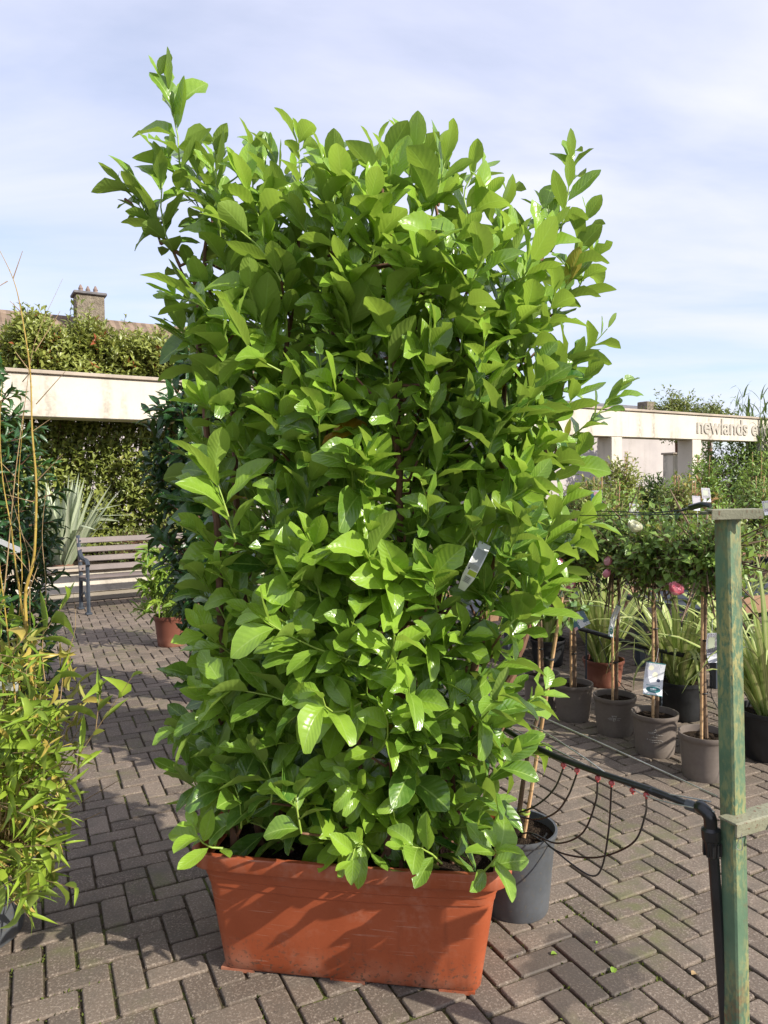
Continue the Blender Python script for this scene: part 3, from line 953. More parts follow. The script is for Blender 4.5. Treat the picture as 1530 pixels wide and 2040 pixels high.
# ================================================================== HOUSES FAR BEHIND
def house(name, label, A, B, depth, wall_h, ridge_h, wallm, roofm, over=0.4):
    """gable house: A-B is the front eaves line in plan, seen from the camera side"""
    A, B = np.array([A[0], A[1], 0.0]), np.array([B[0], B[1], 0.0])
    e = unit(B - A); n = np.array([-e[1], e[0], 0])
    if n[1] < 0: n = -n
    h = thing(name, label, 'house', (A + B) / 2)
    L = np.linalg.norm(B - A)
    z = np.array([0, 0, 1.0])
    c = [A, B, B + n * depth, A + n * depth]
    m = MB()
    m.add([*c, *(p + z * wall_h for p in c), A + n * depth / 2 + z * (ridge_h - 0.1), B + n * depth / 2 + z * (ridge_h - 0.1)],
          [(0, 1, 5, 4), (2, 3, 7, 6), (1, 2, 6, 9, 5), (3, 0, 4, 8, 7)])
    m.build('wall', wallm, h, smooth=False)
    m = MB()
    a, b = A - e * over, B + e * over
    sl = (ridge_h - wall_h) / (depth / 2)
    f0, f1 = a - n * over + z * (wall_h - sl * over), b - n * over + z * (wall_h - sl * over)
    r0, r1 = a + n * depth / 2 + z * ridge_h, b + n * depth / 2 + z * ridge_h
    k0, k1 = a + n * (depth + over) + z * (wall_h - sl * over), b + n * (depth + over) + z * (wall_h - sl * over)
    t = z * 0.12
    m.add([f0, f1, r0, r1, k0, k1, f0 + t, f1 + t, r0 + t, r1 + t, k0 + t, k1 + t],
          [(6, 7, 9, 8), (8, 9, 11, 10), (0, 2, 3, 1), (2, 4, 5, 3), (0, 1, 7, 6), (4, 10, 11, 5), (0, 6, 8, 2), (2, 8, 10, 4), (1, 3, 9, 7), (3, 5, 11, 9)])
    sl_len = float(np.linalg.norm(r0 - f0))
    ll = float(np.linalg.norm(f1 - f0))
    uv = [(0, 0), (ll, 0), (0, sl_len), (ll, sl_len), (0, 0), (ll, 0), (0, 0), (ll, 0), (0, sl_len), (ll, sl_len), (0, 0), (ll, 0)]
    roof = m.build('roof', roofm, h, smooth=False, uv=uv)
    return h, roof, e, n

# tiled house on the left: its ridge runs from the picture's edge behind the chimney
r_a, r_b = at(-250, 590, 20.5), at(330, 660, 24.5)
e = unit((r_b - r_a) * np.array([1, 1, 0])); n = np.array([-e[1], e[0], 0])
hA, hB = r_a - n * 3.6, r_b - n * 3.6 + e * 3
hs, roof, he, hn = house('tiled_house', 'house with a brown tiled roof and pebbledash chimney above the tall hedge', hA, hB, 7.2, 4.3, r_a[2] - 0.15, M['mauve'], M['roof'])
cc = at(178, 640, 22.6)
cax = np.array([he, hn, (0, 0, 1)])
ctop = at(178, 592, 22.6)[2]
cb = ctop - 2.2
MB().box((cc[0], cc[1], (cb + ctop) / 2), (0.80, 0.62, ctop - cb), cax, 0.02).build('chimney', M['chimney'], roof)
MB().box((cc[0], cc[1], ctop + 0.045), (0.94, 0.76, 0.09), cax, 0.02).build('chimney_cap', M['slate'], roof)
for k in (-0.22, 0.0, 0.2):
    pc = np.array([cc[0], cc[1], ctop + 0.09]) + he * k + hn * (0.1 if k == 0 else 0)
    MB().lathe(pc, [(0.07, 0), (0.085, 0.03), (0.07, 0.05), (0.065, 0.13), (0.075, 0.14), (0.02, 0.26), (0.0, 0.27)], 10).build('chimney_pot', M['clay'], roof)

# low house behind the columns on the right
hA, hB = at(1000, 900, 26), at(1420, 900, 33)
hs2, roof2, he2, hn2 = house('low_house', 'pale mauve single storey house behind the columns with grey roof', hA, hB, 6.0, 3.75, 4.95, M['mauve'], M['slate'])
for sx_ in (1.1,):
    wc = np.array([hA[0], hA[1], 0]) + he2 * sx_ + np.array([0, 0, 1.75])
    hax = np.array([he2, hn2, (0, 0, 1)])
    w_ = MB().box(wc - hn2 * 0.02, (1.3, 0.12, 1.35), hax, 0.01).build('window', M['white_card'], hs2)
    for k in (-0.31, 0.31):
        MB().box(wc - hn2 * 0.09 + he2 * k, (0.52, 0.03, 1.15), hax).build('pane', M['glass'], w_)
ch = at(1288, 812, 32)
MB().box((ch[0], ch[1], 4.2), (0.6, 0.5, 1.5), np.array([he2, hn2, (0, 0, 1)]), 0.02).build('chimney', M['chimney'], roof2)
# inner pillar and back wall behind the columns
ip = at(1338, 950, 21.5)
pw = thing('inner_pillar', 'short cream pillar standing behind the columned wall', 'pillar', (ip[0], ip[1], 0))
MB().box((ip[0], ip[1], 1.15), (0.34, 0.34, 2.3), WAX, 0.01).build('shaft', M['cream'], pw)
MB().box((ip[0], ip[1], 2.33), (0.42, 0.42, 0.06), WAX, 0.008).build('cap', M['coping'], pw)


# ================================================================== HEDGE BEHIND THE BEAM (left)
rng = np.random.RandomState(21)
hedge = thing('clipped_hedge', 'tall olive green hedge with red tips growing behind and above the beam', 'hedge', wp(s_at(200), 1.5, 0))
n = 8200
s = rng.uniform(s_at(-200), s_at(520), n)
side = rng.uniform(0, 1, n)
prof = np.interp(s, [s_at(-200), s_at(0), s_at(50), s_at(105), s_at(150), s_at(235), s_at(300), s_at(520)], [3.35, 3.55, 3.95, 4.35, 4.05, 4.2, 4.05, 4.05]) + 0.07 * np.sin(s * 6.1 + 1) + 0.06 * np.sin(s * 11.3)
front = side < 0.78
zz = np.where(front, rng.uniform(0.12, 1.0, n) ** 0.9 * (prof - 0.15), prof + rng.normal(-0.1, 0.13, n))
dd = np.where(front, 0.75 + rng.normal(0, 0.11, n) + 0.12 * np.sin(s * 3 + zz * 2.5), rng.uniform(0.7, 1.9, n))
tip = W0 + we1 * s[:, None] + we2 * dd[:, None] + np.c_[np.zeros((n, 2)), zz]
d = unit(np.where(front[:, None], -we2 * 0.8 + np.array([0, 0, 0.7]), np.array([0, 0, 1.0])) + rng.normal(0, 0.35, (n, 3)))
tall = rng.uniform(0, 1, n) > 0.985
tip = tip + np.where((tall & ~front)[:, None], d * 0.35, 0)
base = tip - d * rng.uniform(0.22, 0.34, n)[:, None]
lv = Lv()
tt = np.clip(0.5 + rng.normal(0, 0.22, n) + np.where(zz > 3.2, 0.16, 0), 0, 1.0)
tt = np.where((rng.uniform(0, 1, n) < 0.035) & (zz > 2.8), 1.4, tt)
twig_leaves(lv, base, tip, 6, rng, 0.115, 0.46, tt, 70, 30, 0.5, light=0.6)
emit(lv, T_LOW, M['photinia'], hedge, seed=2)
inner = tip + we2 * 0.5 - np.array([0, 0, 0.4])
twigs_obj([(inner[::2], tip[::2], 0.010, 0.003)], M['bark'], hedge, 'branches', 3)
for k in range(16):
    s_ = s_at(-180) + k * (s_at(500) - s_at(-180)) / 15
    p0 = wp(s_, 1.5, 0)
    MB().tube([p0, p0 + np.array([rng.normal(0, .1), rng.normal(0, .1), 1.4]), p0 + np.array([rng.normal(0, .2), rng.normal(0, .2), 3.6])], [0.05, 0.035, 0.012], 6).build('trunk', M['bark'], hedge)

# ================================================================== PLANTS BEHIND THE BENCH
def blades(parent, c, n, L, W, rng, mat, spread=0.8, arch=0.5, name='blade', seg=8, z0=0.0, split=True, spread0=0.1):
    """fan of strap leaves; each one an object"""
    c = np.asarray(c, float)
    for i in range(n):
        a = rng.uniform(0, 2 * math.pi)
        lean = spread0 + spread * rng.uniform(0, 1) ** 0.8
        l = L * rng.uniform(0.62, 1.08)
        w = W * rng.uniform(0.75, 1.2)
        out = np.array([math.cos(a), math.sin(a), 0])
        b0 = c + out * rng.uniform(0.0, 0.07) + np.array([0, 0, z0])
        ar = arch * rng.uniform(0.5, 1.5) * (0.35 + lean)
        kink = rng.uniform() < 0.25
        V, UV, p = [], [], b0.copy()
        th = lean * 0.55
        sidev = np.array([-out[1], out[0], 0])
        tw = rng.normal(0, 0.5)
        for k in range(seg + 1):
            t = k / seg
            d = out * math.sin(th) + np.array([0, 0, math.cos(th)])
            nrm = np.cross(sidev, d)
            sv = sidev * math.cos(tw * t) + nrm * math.sin(tw * t)
            ww = w * (0.55 + 0.45 * math.sin(math.pi * min(1, t * 1.3 + 0.1))) * (1 - t ** 3.5) + 0.0012
            nn = np.cross(sv, d)
            for v in (-1, 0, 1):
                V.append(p + sv * v * ww / 2 + nn * (abs(v) * ww * 0.16))
                UV.append((t, 0.5 + v * 0.5))
            p = p + d * (l / seg)
            th += ar * (0.25 + 1.6 * t) / seg * 1.9 + (0.9 if kink and k == seg - 3 else 0)
        Q = [(k * 3 + j, k * 3 + j + 1, k * 3 + j + 4, k * 3 + j + 3) for k in range(seg) for j in (0, 1)]
        V = np.array(V)
        off = wloc(parent)
        o = link(name, raw_mesh(name, V - b0, np.array(Q), np.array(UV), np.full(len(V), rng.uniform(0, 1))), mat, parent)
        o.location = b0 - off

rng = np.random.RandomState(31)
pc = lp(-0.55, 0.75, 0.40)
ast = thing('silver_flax', 'clump of pale silver sword leaves behind the park bench', 'flax', pc)
blades(ast, pc, 130, 1.32, 0.14, rng, M['silver'], 1.05, 0.10, seg=6)
MB().lathe(pc, [(0.16, -0.02), (0.14, 0.05), (0.05, 0.12)], 10, True, True).build('crown_base', M['bark'], ast)
pc = lp(0.9, 0.9, 0.62)
bx_ = thing('low_shrub', 'low bright green shrub under the hedge behind the bench', 'shrub', pc * np.array([1, 1, 0]) + np.array([0, 0, 0.4]))
bush(bx_, pc, (0.95, 0.42, 0.42), 420, 6, 0.05, 0.35, M['olive_leaf'], rng, 0.35, 0.14, T_LOW, twig_mat=M['bark'])
bed = MB()
bed.add([lp(-3.2, 0.3, 0.40), lp(4.2, 0.3, 0.40), lp(4.2, 2.4, 0.40), lp(-3.2, 2.4, 0.40)], [(0, 1, 2, 3)])
tag(bed.build('planting_bed', M['soil'], smooth=False), 'dark soil of the raised bed behind the low wall', 'soil', kind='structure')

# ================================================================== PARK BENCH
rng = np.random.RandomState(41)
bf = gp(177, 1224)
bench = thing('park_bench', 'park bench with brown timber slats and dark iron ends', 'bench', bf)
def bp(s, d, z): return bf * np.array([1, 1, 0]) + we1 * s + we2 * d + np.array([0, 0, z])
for s_ in (0.0, 1.55):
    e_ = MB()
    e_.tube(smooth_path([bp(s_, 0.0, 0.0), bp(s_, 0.0, 0.3), bp(s_, 0.01, 0.62)], 3), 0.024, 6)
    e_.tube(smooth_path([bp(s_, 0.50, 0.0), bp(s_, 0.48, 0.25), bp(s_, 0.45, 0.45), bp(s_, 0.50, 0.68), bp(s_, 0.58, 0.94)], 4), 0.026, 6)
    e_.tube(smooth_path([bp(s_, -0.03, 0.60), bp(s_, 0.04, 0.655), bp(s_, 0.2, 0.655), bp(s_, 0.36, 0.67), bp(s_, 0.50, 0.74)], 4), 0.027, 6)
    e_.tube([bp(s_, 0.0, 0.41), bp(s_, 0.46, 0.39)], 0.02, 6)
    e_.tube(smooth_path([bp(s_, 0.02, 0.15), bp(s_, 0.24, 0.24), bp(s_, 0.48, 0.15)], 4), 0.014, 6)
    e_.box(bp(s_, 0.0, 0.012), (0.07, 0.10, 0.024), WAX, 0.004)
    e_.box(bp(s_, 0.50, 0.012), (0.07, 0.10, 0.024), WAX, 0.004)
    e_.build('bench_end', M['iron'], bench)
for k in range(4):
    z = 0.53 + 0.115 * k
    dd_ = 0.425 + 0.042 * k
    ax = np.array([we1, unit(we2 * 0.94 - np.array([0, 0, 0.30])), unit(we2 * 0.30 + np.array([0, 0, 0.94]))])
    MB().box(bp(0.775, dd_, z), (1.60, 0.024, 0.075), ax, 0.006).build('back_slat', M['slat'], bench)
    for s_ in (0.02, 1.53):
        MB().lathe(bp(s_, dd_ - 0.02, z), [(0.009, -0.008), (0.009, 0.008)], 6, True, True).build('bolt', M['iron'], bench)
for k in range(6):
    MB().box(bp(0.775, 0.02 + 0.075 * k, 0.445 - 0.004 * k), (1.60, 0.06, 0.026), WAX, 0.006).build('seat_slat', M['slat'], bench)

# ================================================================== POTS
def pot(parent, c, rt, rb, h, mat, lip=0.03, n=36, soil_drop=0.035, name='pot', ribs=False):
    c = np.asarray(c, float)
    w = 0.006
    prof = [(0.0, 0.004), (rb * 0.86, 0.004), (rb * 0.9, 0.0), (rb * 0.97, 0.0), (rb, 0.008)]
    for t in (0.2, 0.4, 0.6, 0.8):
        prof.append((rb + (rt * 0.965 - rb) * t, h * t * 0.98))
    prof += [(rt * 0.965, h - lip - 0.004), (rt * 0.972, h - lip), (rt * 1.0, h - lip + 0.003), (rt * 1.012, h - 0.006), (rt * 1.008, h), (rt * 0.995 - w, h - 0.001), (rt * 0.985 - w, h - 0.01), (rt * 0.95 - w, h - soil_drop - 0.03)]
    po = MB().lathe(c, prof, n, False).build(name, mat, parent, angle=50)
    m = MB()
    rs = np.random.RandomState(int(abs(c[0] * 1000 + c[1] * 77)) % 9999)
    rings = []
    for k in range(6):
        r = (rt * 0.965 - w) * (1 - k / 5.5)
        rings.append([(c[0] + r * math.cos(t), c[1] + r * math.sin(t), c[2] + h - soil_drop + (rs.normal(0, 0.006) if k else 0)) for t in np.arange(20) * math.pi / 10])
    m.loft(rings, False, True).build('soil', M['soil'], parent)
    return po

# ================================================================== TERRACOTTA PLANTER WITH THE LAUREL
PA = rad(-9.5)
pa = np.array([math.cos(PA), math.sin(PA), 0]); pb = np.array([-math.sin(PA), math.cos(PA), 0])
PC = np.array([-0.105, 2.412, 0.0])
def pl(x, y, z): return PC + pa * x + pb * y + np.array([0, 0, z])
planter = thing('planter', 'rectangular terracotta coloured plastic trough holding the big laurel', 'planter', PC)

def rrect(hx, hy, r, k=6, nx=16):
    """rounded rectangle outline, long sides divided"""
    pts = []
    for i in range(nx): pts.append((-hx + r + (2 * hx - 2 * r) * i / nx, -hy))
    for i in range(k): t = -math.pi / 2 + math.pi / 2 * i / k; pts.append((hx - r + r * math.cos(t), -hy + r + r * math.sin(t)))
    for i in range(4): pts.append((hx, -hy + r + (2 * hy * 1.0 - 2 * r) * i / 4))
    for i in range(k): t = math.pi / 2 * i / k; pts.append((hx - r + r * math.cos(t), hy - r + r * math.sin(t)))
    for i in range(nx): pts.append((hx - r - (2 * hx - 2 * r) * i / nx, hy))
    for i in range(k): t = math.pi / 2 + math.pi / 2 * i / k; pts.append((-hx + r + r * math.cos(t), hy - r + r * math.sin(t)))
    for i in range(4): pts.append((-hx, hy - r - (2 * hy - 2 * r) * i / 4))
    for i in range(k): t = math.pi + math.pi / 2 * i / k; pts.append((-hx + r + r * math.cos(t), -hy + r + r * math.sin(t)))
    return pts

def ring(hx, hy, r, z, swag=0.0, sag=0.0, bulge=0.0):
    out = []
    for (x, y) in rrect(hx, hy, r):
        u = x / hx
        dip = swag * (1 - u * u)
        yy = y + bulge * (1 - u * u) * (1 if y > 0 else -1) * (abs(y) > hy * 0.9)
        out.append(pl(x, yy, z - dip - sag * (1 - u * u)))
    return out

rings = []
for z, hx, hy, r, sw, bu in ((0.004, 0.385, 0.150, 0.03, 0, 0), (0.004, 0.405, 0.166, 0.035, 0, 0), (0.014, 0.412, 0.172, 0.04, 0, 0.002), (0.045, 0.416, 0.175, 0.042, 0, 0.006), (0.12, 0.428, 0.181, 0.046, 0, 0.012),
                             (0.20, 0.441, 0.185, 0.05, 0, 0.012), (0.285, 0.454, 0.189, 0.052, 0.016, 0.008), (0.290, 0.454, 0.189, 0.052, 0.016, 0.008), (0.293, 0.458, 0.193, 0.054, 0.016, 0.008), (0.312, 0.461, 0.1945, 0.054, 0.012, 0.006),
                             (0.315, 0.461, 0.1945, 0.054, 0.012, 0.006), (0.318, 0.465, 0.198, 0.056, 0.012, 0.006), (0.352, 0.470, 0.200, 0.056, 0, 0.004), (0.356, 0.452, 0.183, 0.05, 0, 0)):
    rings.append(ring(hx, hy, r, z, sw, 0, bu))
MB().loft(rings, True, False).build('body', M['terracotta'], planter, angle=28)
rings = []
for z, hx, hy, r in ((0.352, 0.471, 0.201, 0.056), (0.350, 0.500, 0.214, 0.072), (0.3515, 0.505, 0.218, 0.075), (0.358, 0.507, 0.220, 0.076), (0.392, 0.509, 0.222, 0.078), (0.399, 0.506, 0.219, 0.076),
                     (0.401, 0.497, 0.211, 0.07), (0.399, 0.488, 0.202, 0.064), (0.390, 0.482, 0.196, 0.06), (0.345, 0.468, 0.186, 0.055), (0.30, 0.45, 0.18, 0.05)):
    rings.append(ring(hx, hy, r, z, 0, 0.004, 0.006))
MB().loft(rings).build('rim', M['terracotta'], planter, angle=32)
m = MB()
rs = np.random.RandomState(8)
nx_, ny_ = 40, 16
vs = [pl(-0.465 + 0.93 * i / nx_, -0.183 + 0.366 * j / ny_, 0.335 + rs.normal(0, 0.006) + 0.012 * math.sin(i * 0.7) * math.cos(j * 0.9)) for i in range(nx_ + 1) for j in range(ny_ + 1)]
fs = [(i * (ny_ + 1) + j, (i + 1) * (ny_ + 1) + j, (i + 1) * (ny_ + 1) + j + 1, i * (ny_ + 1) + j + 1) for i in range(nx_) for j in range(ny_)]
m.add(vs, fs).build('soil', M['soil'], planter)
for fx in (-0.36, 0.0, 0.34):
    MB().box(pl(fx, -0.155, 0.002), (0.11, 0.03, 0.012), np.array([pa, pb, (0, 0, 1)])).build('foot', M['terracotta'], planter)

# ---- the laurel: stems, shoots, leaves
rng = np.random.RandomState(77)
laurel = thing('laurel_hedge', 'tall glossy green cherry laurel growing in the terracotta trough', 'laurel', pl(0, 0, 0.335))
stem_px = [  # (picture points), depth at the foot, depth at the top
    ([(468, 1700), (446, 1300), (432, 1040), (402, 760), (388, 560), (330, 480), (250, 395)], 2.40, 2.44),
    ([(520, 1700), (500, 1350), (470, 1000), (455, 760), (410, 520), (440, 420)], 2.46, 2.52),
    ([(560, 1700), (560, 1400), (550, 1100), (560, 800), (590, 560), (600, 380)], 2.44, 2.46),
    ([(660, 1710), (640, 1450), (620, 1150), (640, 850), (670, 600), (640, 420)], 2.40, 2.44),
    ([(706, 1710), (716, 1450), (714, 1200), (722, 1040)], 2.32, 2.22),
    ([(770, 1710), (800, 1400), (797, 1100), (792, 900), (786, 740), (790, 560), (760, 380)], 2.30, 2.16),
    ([(800, 1705), (862, 1270), (890, 1010), (930, 800), (880, 560), (870, 400)], 2.30, 2.36),
    ([(815, 1705), (930, 1400), (965, 1240), (985, 1080), (1000, 900), (1010, 700), (1050, 560), (1110, 440)], 2.28, 2.44),
    ([(860, 1705), (960, 1480), (1040, 1290), (1068, 1170), (1075, 1000), (1095, 860), (1130, 740)], 2.30, 2.44),
    ([(620, 1690), (700, 1400), (780, 1150), (840, 900), (900, 700), (960, 480)], 2.52, 2.62),
    ([(760, 1690), (700, 1350), (690, 1000), (730, 700), (740, 450)], 2.52, 2.62),
    ([(900, 1690), (905, 1500), (930, 1330)], 2.34, 2.30),
]
stem_pts = []
for pts, y0, y1 in stem_px:
    n = len(pts)
    W3 = [at(p[0], p[1], y0 + (y1 - y0) * i / (n - 1)) for i, p in enumerate(pts)]
    W3[0][2] = 0.32
    path = smooth_path(W3, 6)
    path = [p + rng.normal(0, 0.004, 3) for p in path]
    r0_ = 0.015 if n > 4 else 0.009
    MB().tube(path, list(np.linspace(r0_, 0.0045, len(path))), 8).build('stem', M['bark'], laurel)
    stem_pts += path
stem_pts = np.array(stem_pts)

poly = [(345, 620), (395, 480), (350, 420), (390, 320), (480, 290), (600, 285), (760, 290), (880, 290), (975, 320), (1020, 440), (1090, 440), (1150, 470), (1160, 560), (1130, 660), (1160, 760), (1120, 860), (1120, 960), (1160, 1050), (1120, 1140),
        (1050, 1230), (1080, 1350), (1070, 1440), (1000, 1560), (985, 1650), (880, 1685), (760, 1690), (640, 1680), (520, 1650), (440, 1640), (400, 1560), (350, 1460), (345, 1380), (360, 1260), (390, 1100), (385, 950), (380, 820), (350, 700)]
PX = np.array([p[0] for p in poly], float); PY = np.array([p[1] for p in poly], float)
def inside(x, y):
    c = False
    j = len(PX) - 1
    for i in range(len(PX)):
        if (PY[i] > y) != (PY[j] > y) and x < (PX[j] - PX[i]) * (y - PY[i]) / (PY[j] - PY[i]) + PX[i]: c = not c
        j = i
    return c
def span(y):
    xs = []
    for i in range(len(PX)):
        j = (i + 1) % len(PX)
        if (PY[i] > y) != (PY[j] > y): xs.append((PX[j] - PX[i]) * (y - PY[i]) / (PY[j] - PY[i]) + PX[i])
    return (min(xs), max(xs)) if len(xs) > 1 else (500, 900)

def thick(py):      # half depth of the mass, from the rim up
    return np.interp(py, [290, 450, 900, 1300, 1600, 1740], [0.20, 0.30, 0.36, 0.36, 0.28, 0.22])
def axis_y(px): return 2.45 - 0.12 * (px - 700) / 500

BASE, TIP, LEN, TINT = [], [], [], []
def add_shoot(tip, d, ln, L, tint):
    d = unit(np.asarray(d, float))
    TIP.append(tip); BASE.append(tip - d * ln); LEN.append(L); TINT.append(tint)

def grid_shoots(step, layer, jit=0.5):
    y = 300.0
    while y < 1745:
        x = 330.0 + (0.5 * step if int(y / step) % 2 else 0)
        while x < 1200:
            px, py = x + rng.uniform(-jit, jit) * step, y + rng.uniform(-jit, jit) * step
            x += step
            if not inside(px, py): continue
            if 840 < px < 1060 and 1180 < py < 1480 and layer == 'front' and rng.uniform() < 0.45: continue
            a, b = span(py)
            u = np.clip((px - (a + b) / 2) / max(40, (b - a) / 2), -1, 1)
            w = math.sqrt(max(0.0, 1 - u * u))
            th = thick(py)
            yc = axis_y(px)
            if layer == 'front':
                Y = yc - th * (0.35 + 0.65 * w) + rng.normal(0, 0.055)
                out = np.array([u * 0.75, -0.85 * (0.3 + 0.7 * w), 0])
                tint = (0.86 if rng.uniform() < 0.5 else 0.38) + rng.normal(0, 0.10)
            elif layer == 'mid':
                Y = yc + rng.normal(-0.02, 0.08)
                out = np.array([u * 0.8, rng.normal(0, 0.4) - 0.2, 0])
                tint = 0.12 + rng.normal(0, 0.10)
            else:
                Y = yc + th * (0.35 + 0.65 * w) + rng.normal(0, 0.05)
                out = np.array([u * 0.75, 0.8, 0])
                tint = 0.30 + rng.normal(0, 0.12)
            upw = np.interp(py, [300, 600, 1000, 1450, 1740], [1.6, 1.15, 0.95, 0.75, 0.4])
            tint += float(np.interp(py, [450, 800], [0.20, 0.04]))  # upper shoots tinted lighter: backlight put into the leaf colour
            d = out + np.array([0, 0, upw]) + rng.normal(0, 0.22, 3)
            L = rng.uniform(0.098, 0.15)
            tip = at(px, py, Y)
            add_shoot(tip, d, rng.uniform(0.20, 0.36), L, tint)
        y += step
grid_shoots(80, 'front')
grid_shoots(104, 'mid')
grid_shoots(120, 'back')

def px_shoot(b, t, Y, tint=0.55, L=0.15, Y2=None):
    B_ = at(b[0], b[1], Y); T_ = at(t[0], t[1], Y if Y2 is None else Y2)
    BASE.append(B_); TIP.append(T_); LEN.append(L * 0.86); TINT.append(tint)
for args in (   # shoots that make the outline
    ((352, 400), (318, 150), 2.46, 0.55, 0.155), ((352, 520), (340, 300), 2.45, 0.4, 0.15), ((310, 455), (235, 360), 2.45, 0.42, 0.12), ((345, 500), (270, 400), 2.44, 0.35, 0.12),
    ((420, 420), (390, 330), 2.5, 0.4, 0.12), ((500, 400), (500, 290), 2.5, 0.45, 0.13), ((440, 400), (430, 300), 2.45, 0.3, 0.13), ((600, 370), (595, 275), 2.55, 0.7, 0.13),
    ((660, 400), (650, 330), 2.45, 0.5, 0.14), ((745, 380), (755, 285), 2.5, 0.55, 0.14), ((840, 420), (835, 300), 2.42, 0.6, 0.16), ((880, 380), (870, 290), 2.52, 0.45, 0.13),
    ((930, 420), (960, 330), 2.5, 0.5, 0.14), ((980, 470), (1010, 390), 2.5, 0.45, 0.13), ((1115, 470), (1140, 305), 2.46, 0.5, 0.125), ((1090, 480), (1075, 400), 2.46, 0.45, 0.13),
    ((1120, 560), (1170, 420), 2.45, 0.5, 0.12), ((1110, 620), (1180, 500), 2.46, 0.62, 0.12), ((1100, 800), (1210, 655), 2.44, 0.5, 0.125), ((1080, 850), (1170, 740), 2.4, 0.6, 0.14),
    ((1110, 890), (1235, 765), 2.44, 0.45, 0.11), ((1070, 980), (1160, 900), 2.42, 0.6, 0.13), ((1060, 1080), (1175, 1020), 2.38, 0.65, 0.14), ((1040, 1150), (1150, 1090), 2.36, 0.6, 0.13),
    ((1020, 1200), (1100, 1170), 2.36, 0.7, 0.14), ((1010, 1440), (1095, 1370), 2.36, 0.65, 0.13), ((1000, 1520), (1085, 1500), 2.36, 0.6, 0.12),
    ((785, 860), (775, 580), 2.18, 0.85, 0.165, 2.10), ((715, 1340), (716, 1050), 2.16, 0.72, 0.145), ((560, 900), (570, 770), 2.14, 0.85, 0.13), ((470, 1080), (420, 930), 2.14, 0.8, 0.17),
    ((760, 1330), (520, 1230), 2.10, 0.72, 0.15, 1.98), ((720, 1400), (640, 1380), 2.08, 0.75, 0.16, 1.99), ((620, 1420), (420, 1370), 2.14, 0.6, 0.16), ((640, 1200), (560, 1090), 2.1, 0.8, 0.145),
    ((980, 900), (955, 720), 2.16, 0.78, 0.14), ((560, 740), (470, 620), 2.16, 0.8, 0.15), ((470, 660), (350, 590), 2.26, 0.7, 0.16), ((850, 980), (880, 880), 2.10, 0.8, 0.15),
    ((445, 1690), (385, 1640), 2.20, 0.85, 0.105, 2.14), ((960, 1740), (985, 1690), 2.12, 0.6, 0.12, 2.04), ((740, 1700), (700, 1715), 2.16, 0.75, 0.11, 2.06), ((880, 1720), (800, 1690), 2.12, 0.7, 0.105, 2.06),
    ((430, 1420), (350, 1460), 2.22, 0.5, 0.12), ((400, 1560), (370, 1500), 2.3, 0.3, 0.13), ((860, 1200), (840, 1150), 2.12, 0.68, 0.14, 2.06), ((1050, 760), (1000, 640), 2.2, 0.6, 0.15),
    ((560, 560), (440, 440), 2.2, 0.72, 0.14), ((455, 1600), (430, 1490), 2.24, 0.3, 0.15), ((480, 1650), (465, 1560), 2.2, 0.35, 0.14), ((540, 1600), (500, 1490), 2.16, 0.5, 0.15), ((600, 1660), (590, 1580), 2.12, 0.6, 0.14), ((660, 500), (640, 400), 2.22, 0.5, 0.16), ((780, 540), (700, 470), 2.2, 0.55, 0.14)):
    px_shoot(*args)

BASE, TIP, LEN, TINT = np.array(BASE), np.array(TIP), np.array(LEN), np.array(TINT)
ns = len(BASE)
bend = rng.normal(0, 0.018, (ns, 3))
lv = Lv()
ln = np.linalg.norm(TIP - BASE, axis=1)
high = TIP[:, 2] > 1.25
for lo, hi, k in ((0, 0.17, 8), (0.17, 0.27, 10), (0.27, 0.40, 13), (0.40, 9, 17)):
    for hg in (True, False):
        mk = (ln >= lo) & (ln < hi) & (high == hg)
        if not mk.any(): continue
        if hg: twig_leaves(lv, BASE[mk], TIP[mk], k, rng, LEN[mk], 0.44, TINT[mk], 58, 20, 0.35, 0.06, bend[mk], 0.5, 0.30, droop=0.0)
        else: twig_leaves(lv, BASE[mk], TIP[mk], k, rng, LEN[mk], 0.46, TINT[mk], 68, 30, 0.45, 0.06, bend[mk], 0.65, 0.30, droop=0.12)
arr = lv.arrays()
# a few old leaves have turned yellow
old = (rng.uniform(0, 1, len(arr[5])) < 0.016) & (arr[5] < 0.35)
arr[5] = np.where(old, 1.4, np.clip(arr[5], 0.0, 1.05))
mid_leaf = arr[0] + arr[1] * (arr[3] * 0.5)[:, None]
gx, gy, gw = proj(mid_leaf)
gap = (np.abs(gx - 948) < 52) & (np.abs(gy - 1125) < 75) & (gw < 2.14)        # the tag hangs in a gap
arr = [a_[~gap] for a_ in arr]
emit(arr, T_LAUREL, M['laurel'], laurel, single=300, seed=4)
# green shoot stems and the twigs that join them to the main stems
segs = []
K = 4
for i in range(K):
    t0_, t1_ = i / K, (i + 1) / K
    A_ = BASE + (TIP - BASE) * t0_ + bend * 4 * t0_ * (1 - t0_)
    B_ = BASE + (TIP - BASE) * t1_ + bend * 4 * t1_ * (1 - t1_)
    segs.append((A_, B_, 0.0036 - 0.0005 * i, 0.0031 - 0.0005 * i))
twigs_obj(segs, M['green_stem'], laurel, 'green_shoots', 5)
A2 = []
for b in BASE:
    dz = b[2] - stem_pts[:, 2]
    cost = np.linalg.norm(stem_pts - b, axis=1) + np.where(dz < 0.04, 0.5, 0)
    A2.append(stem_pts[np.argmin(cost)])
A2 = np.array(A2)
mid_ = (A2 + BASE) / 2 + np.array([0, 0, -0.03])
twigs_obj([(A2, mid_, 0.0055, 0.0045), (mid_, BASE, 0.0045, 0.0036)], M['bark'], laurel, 'branches', 5)

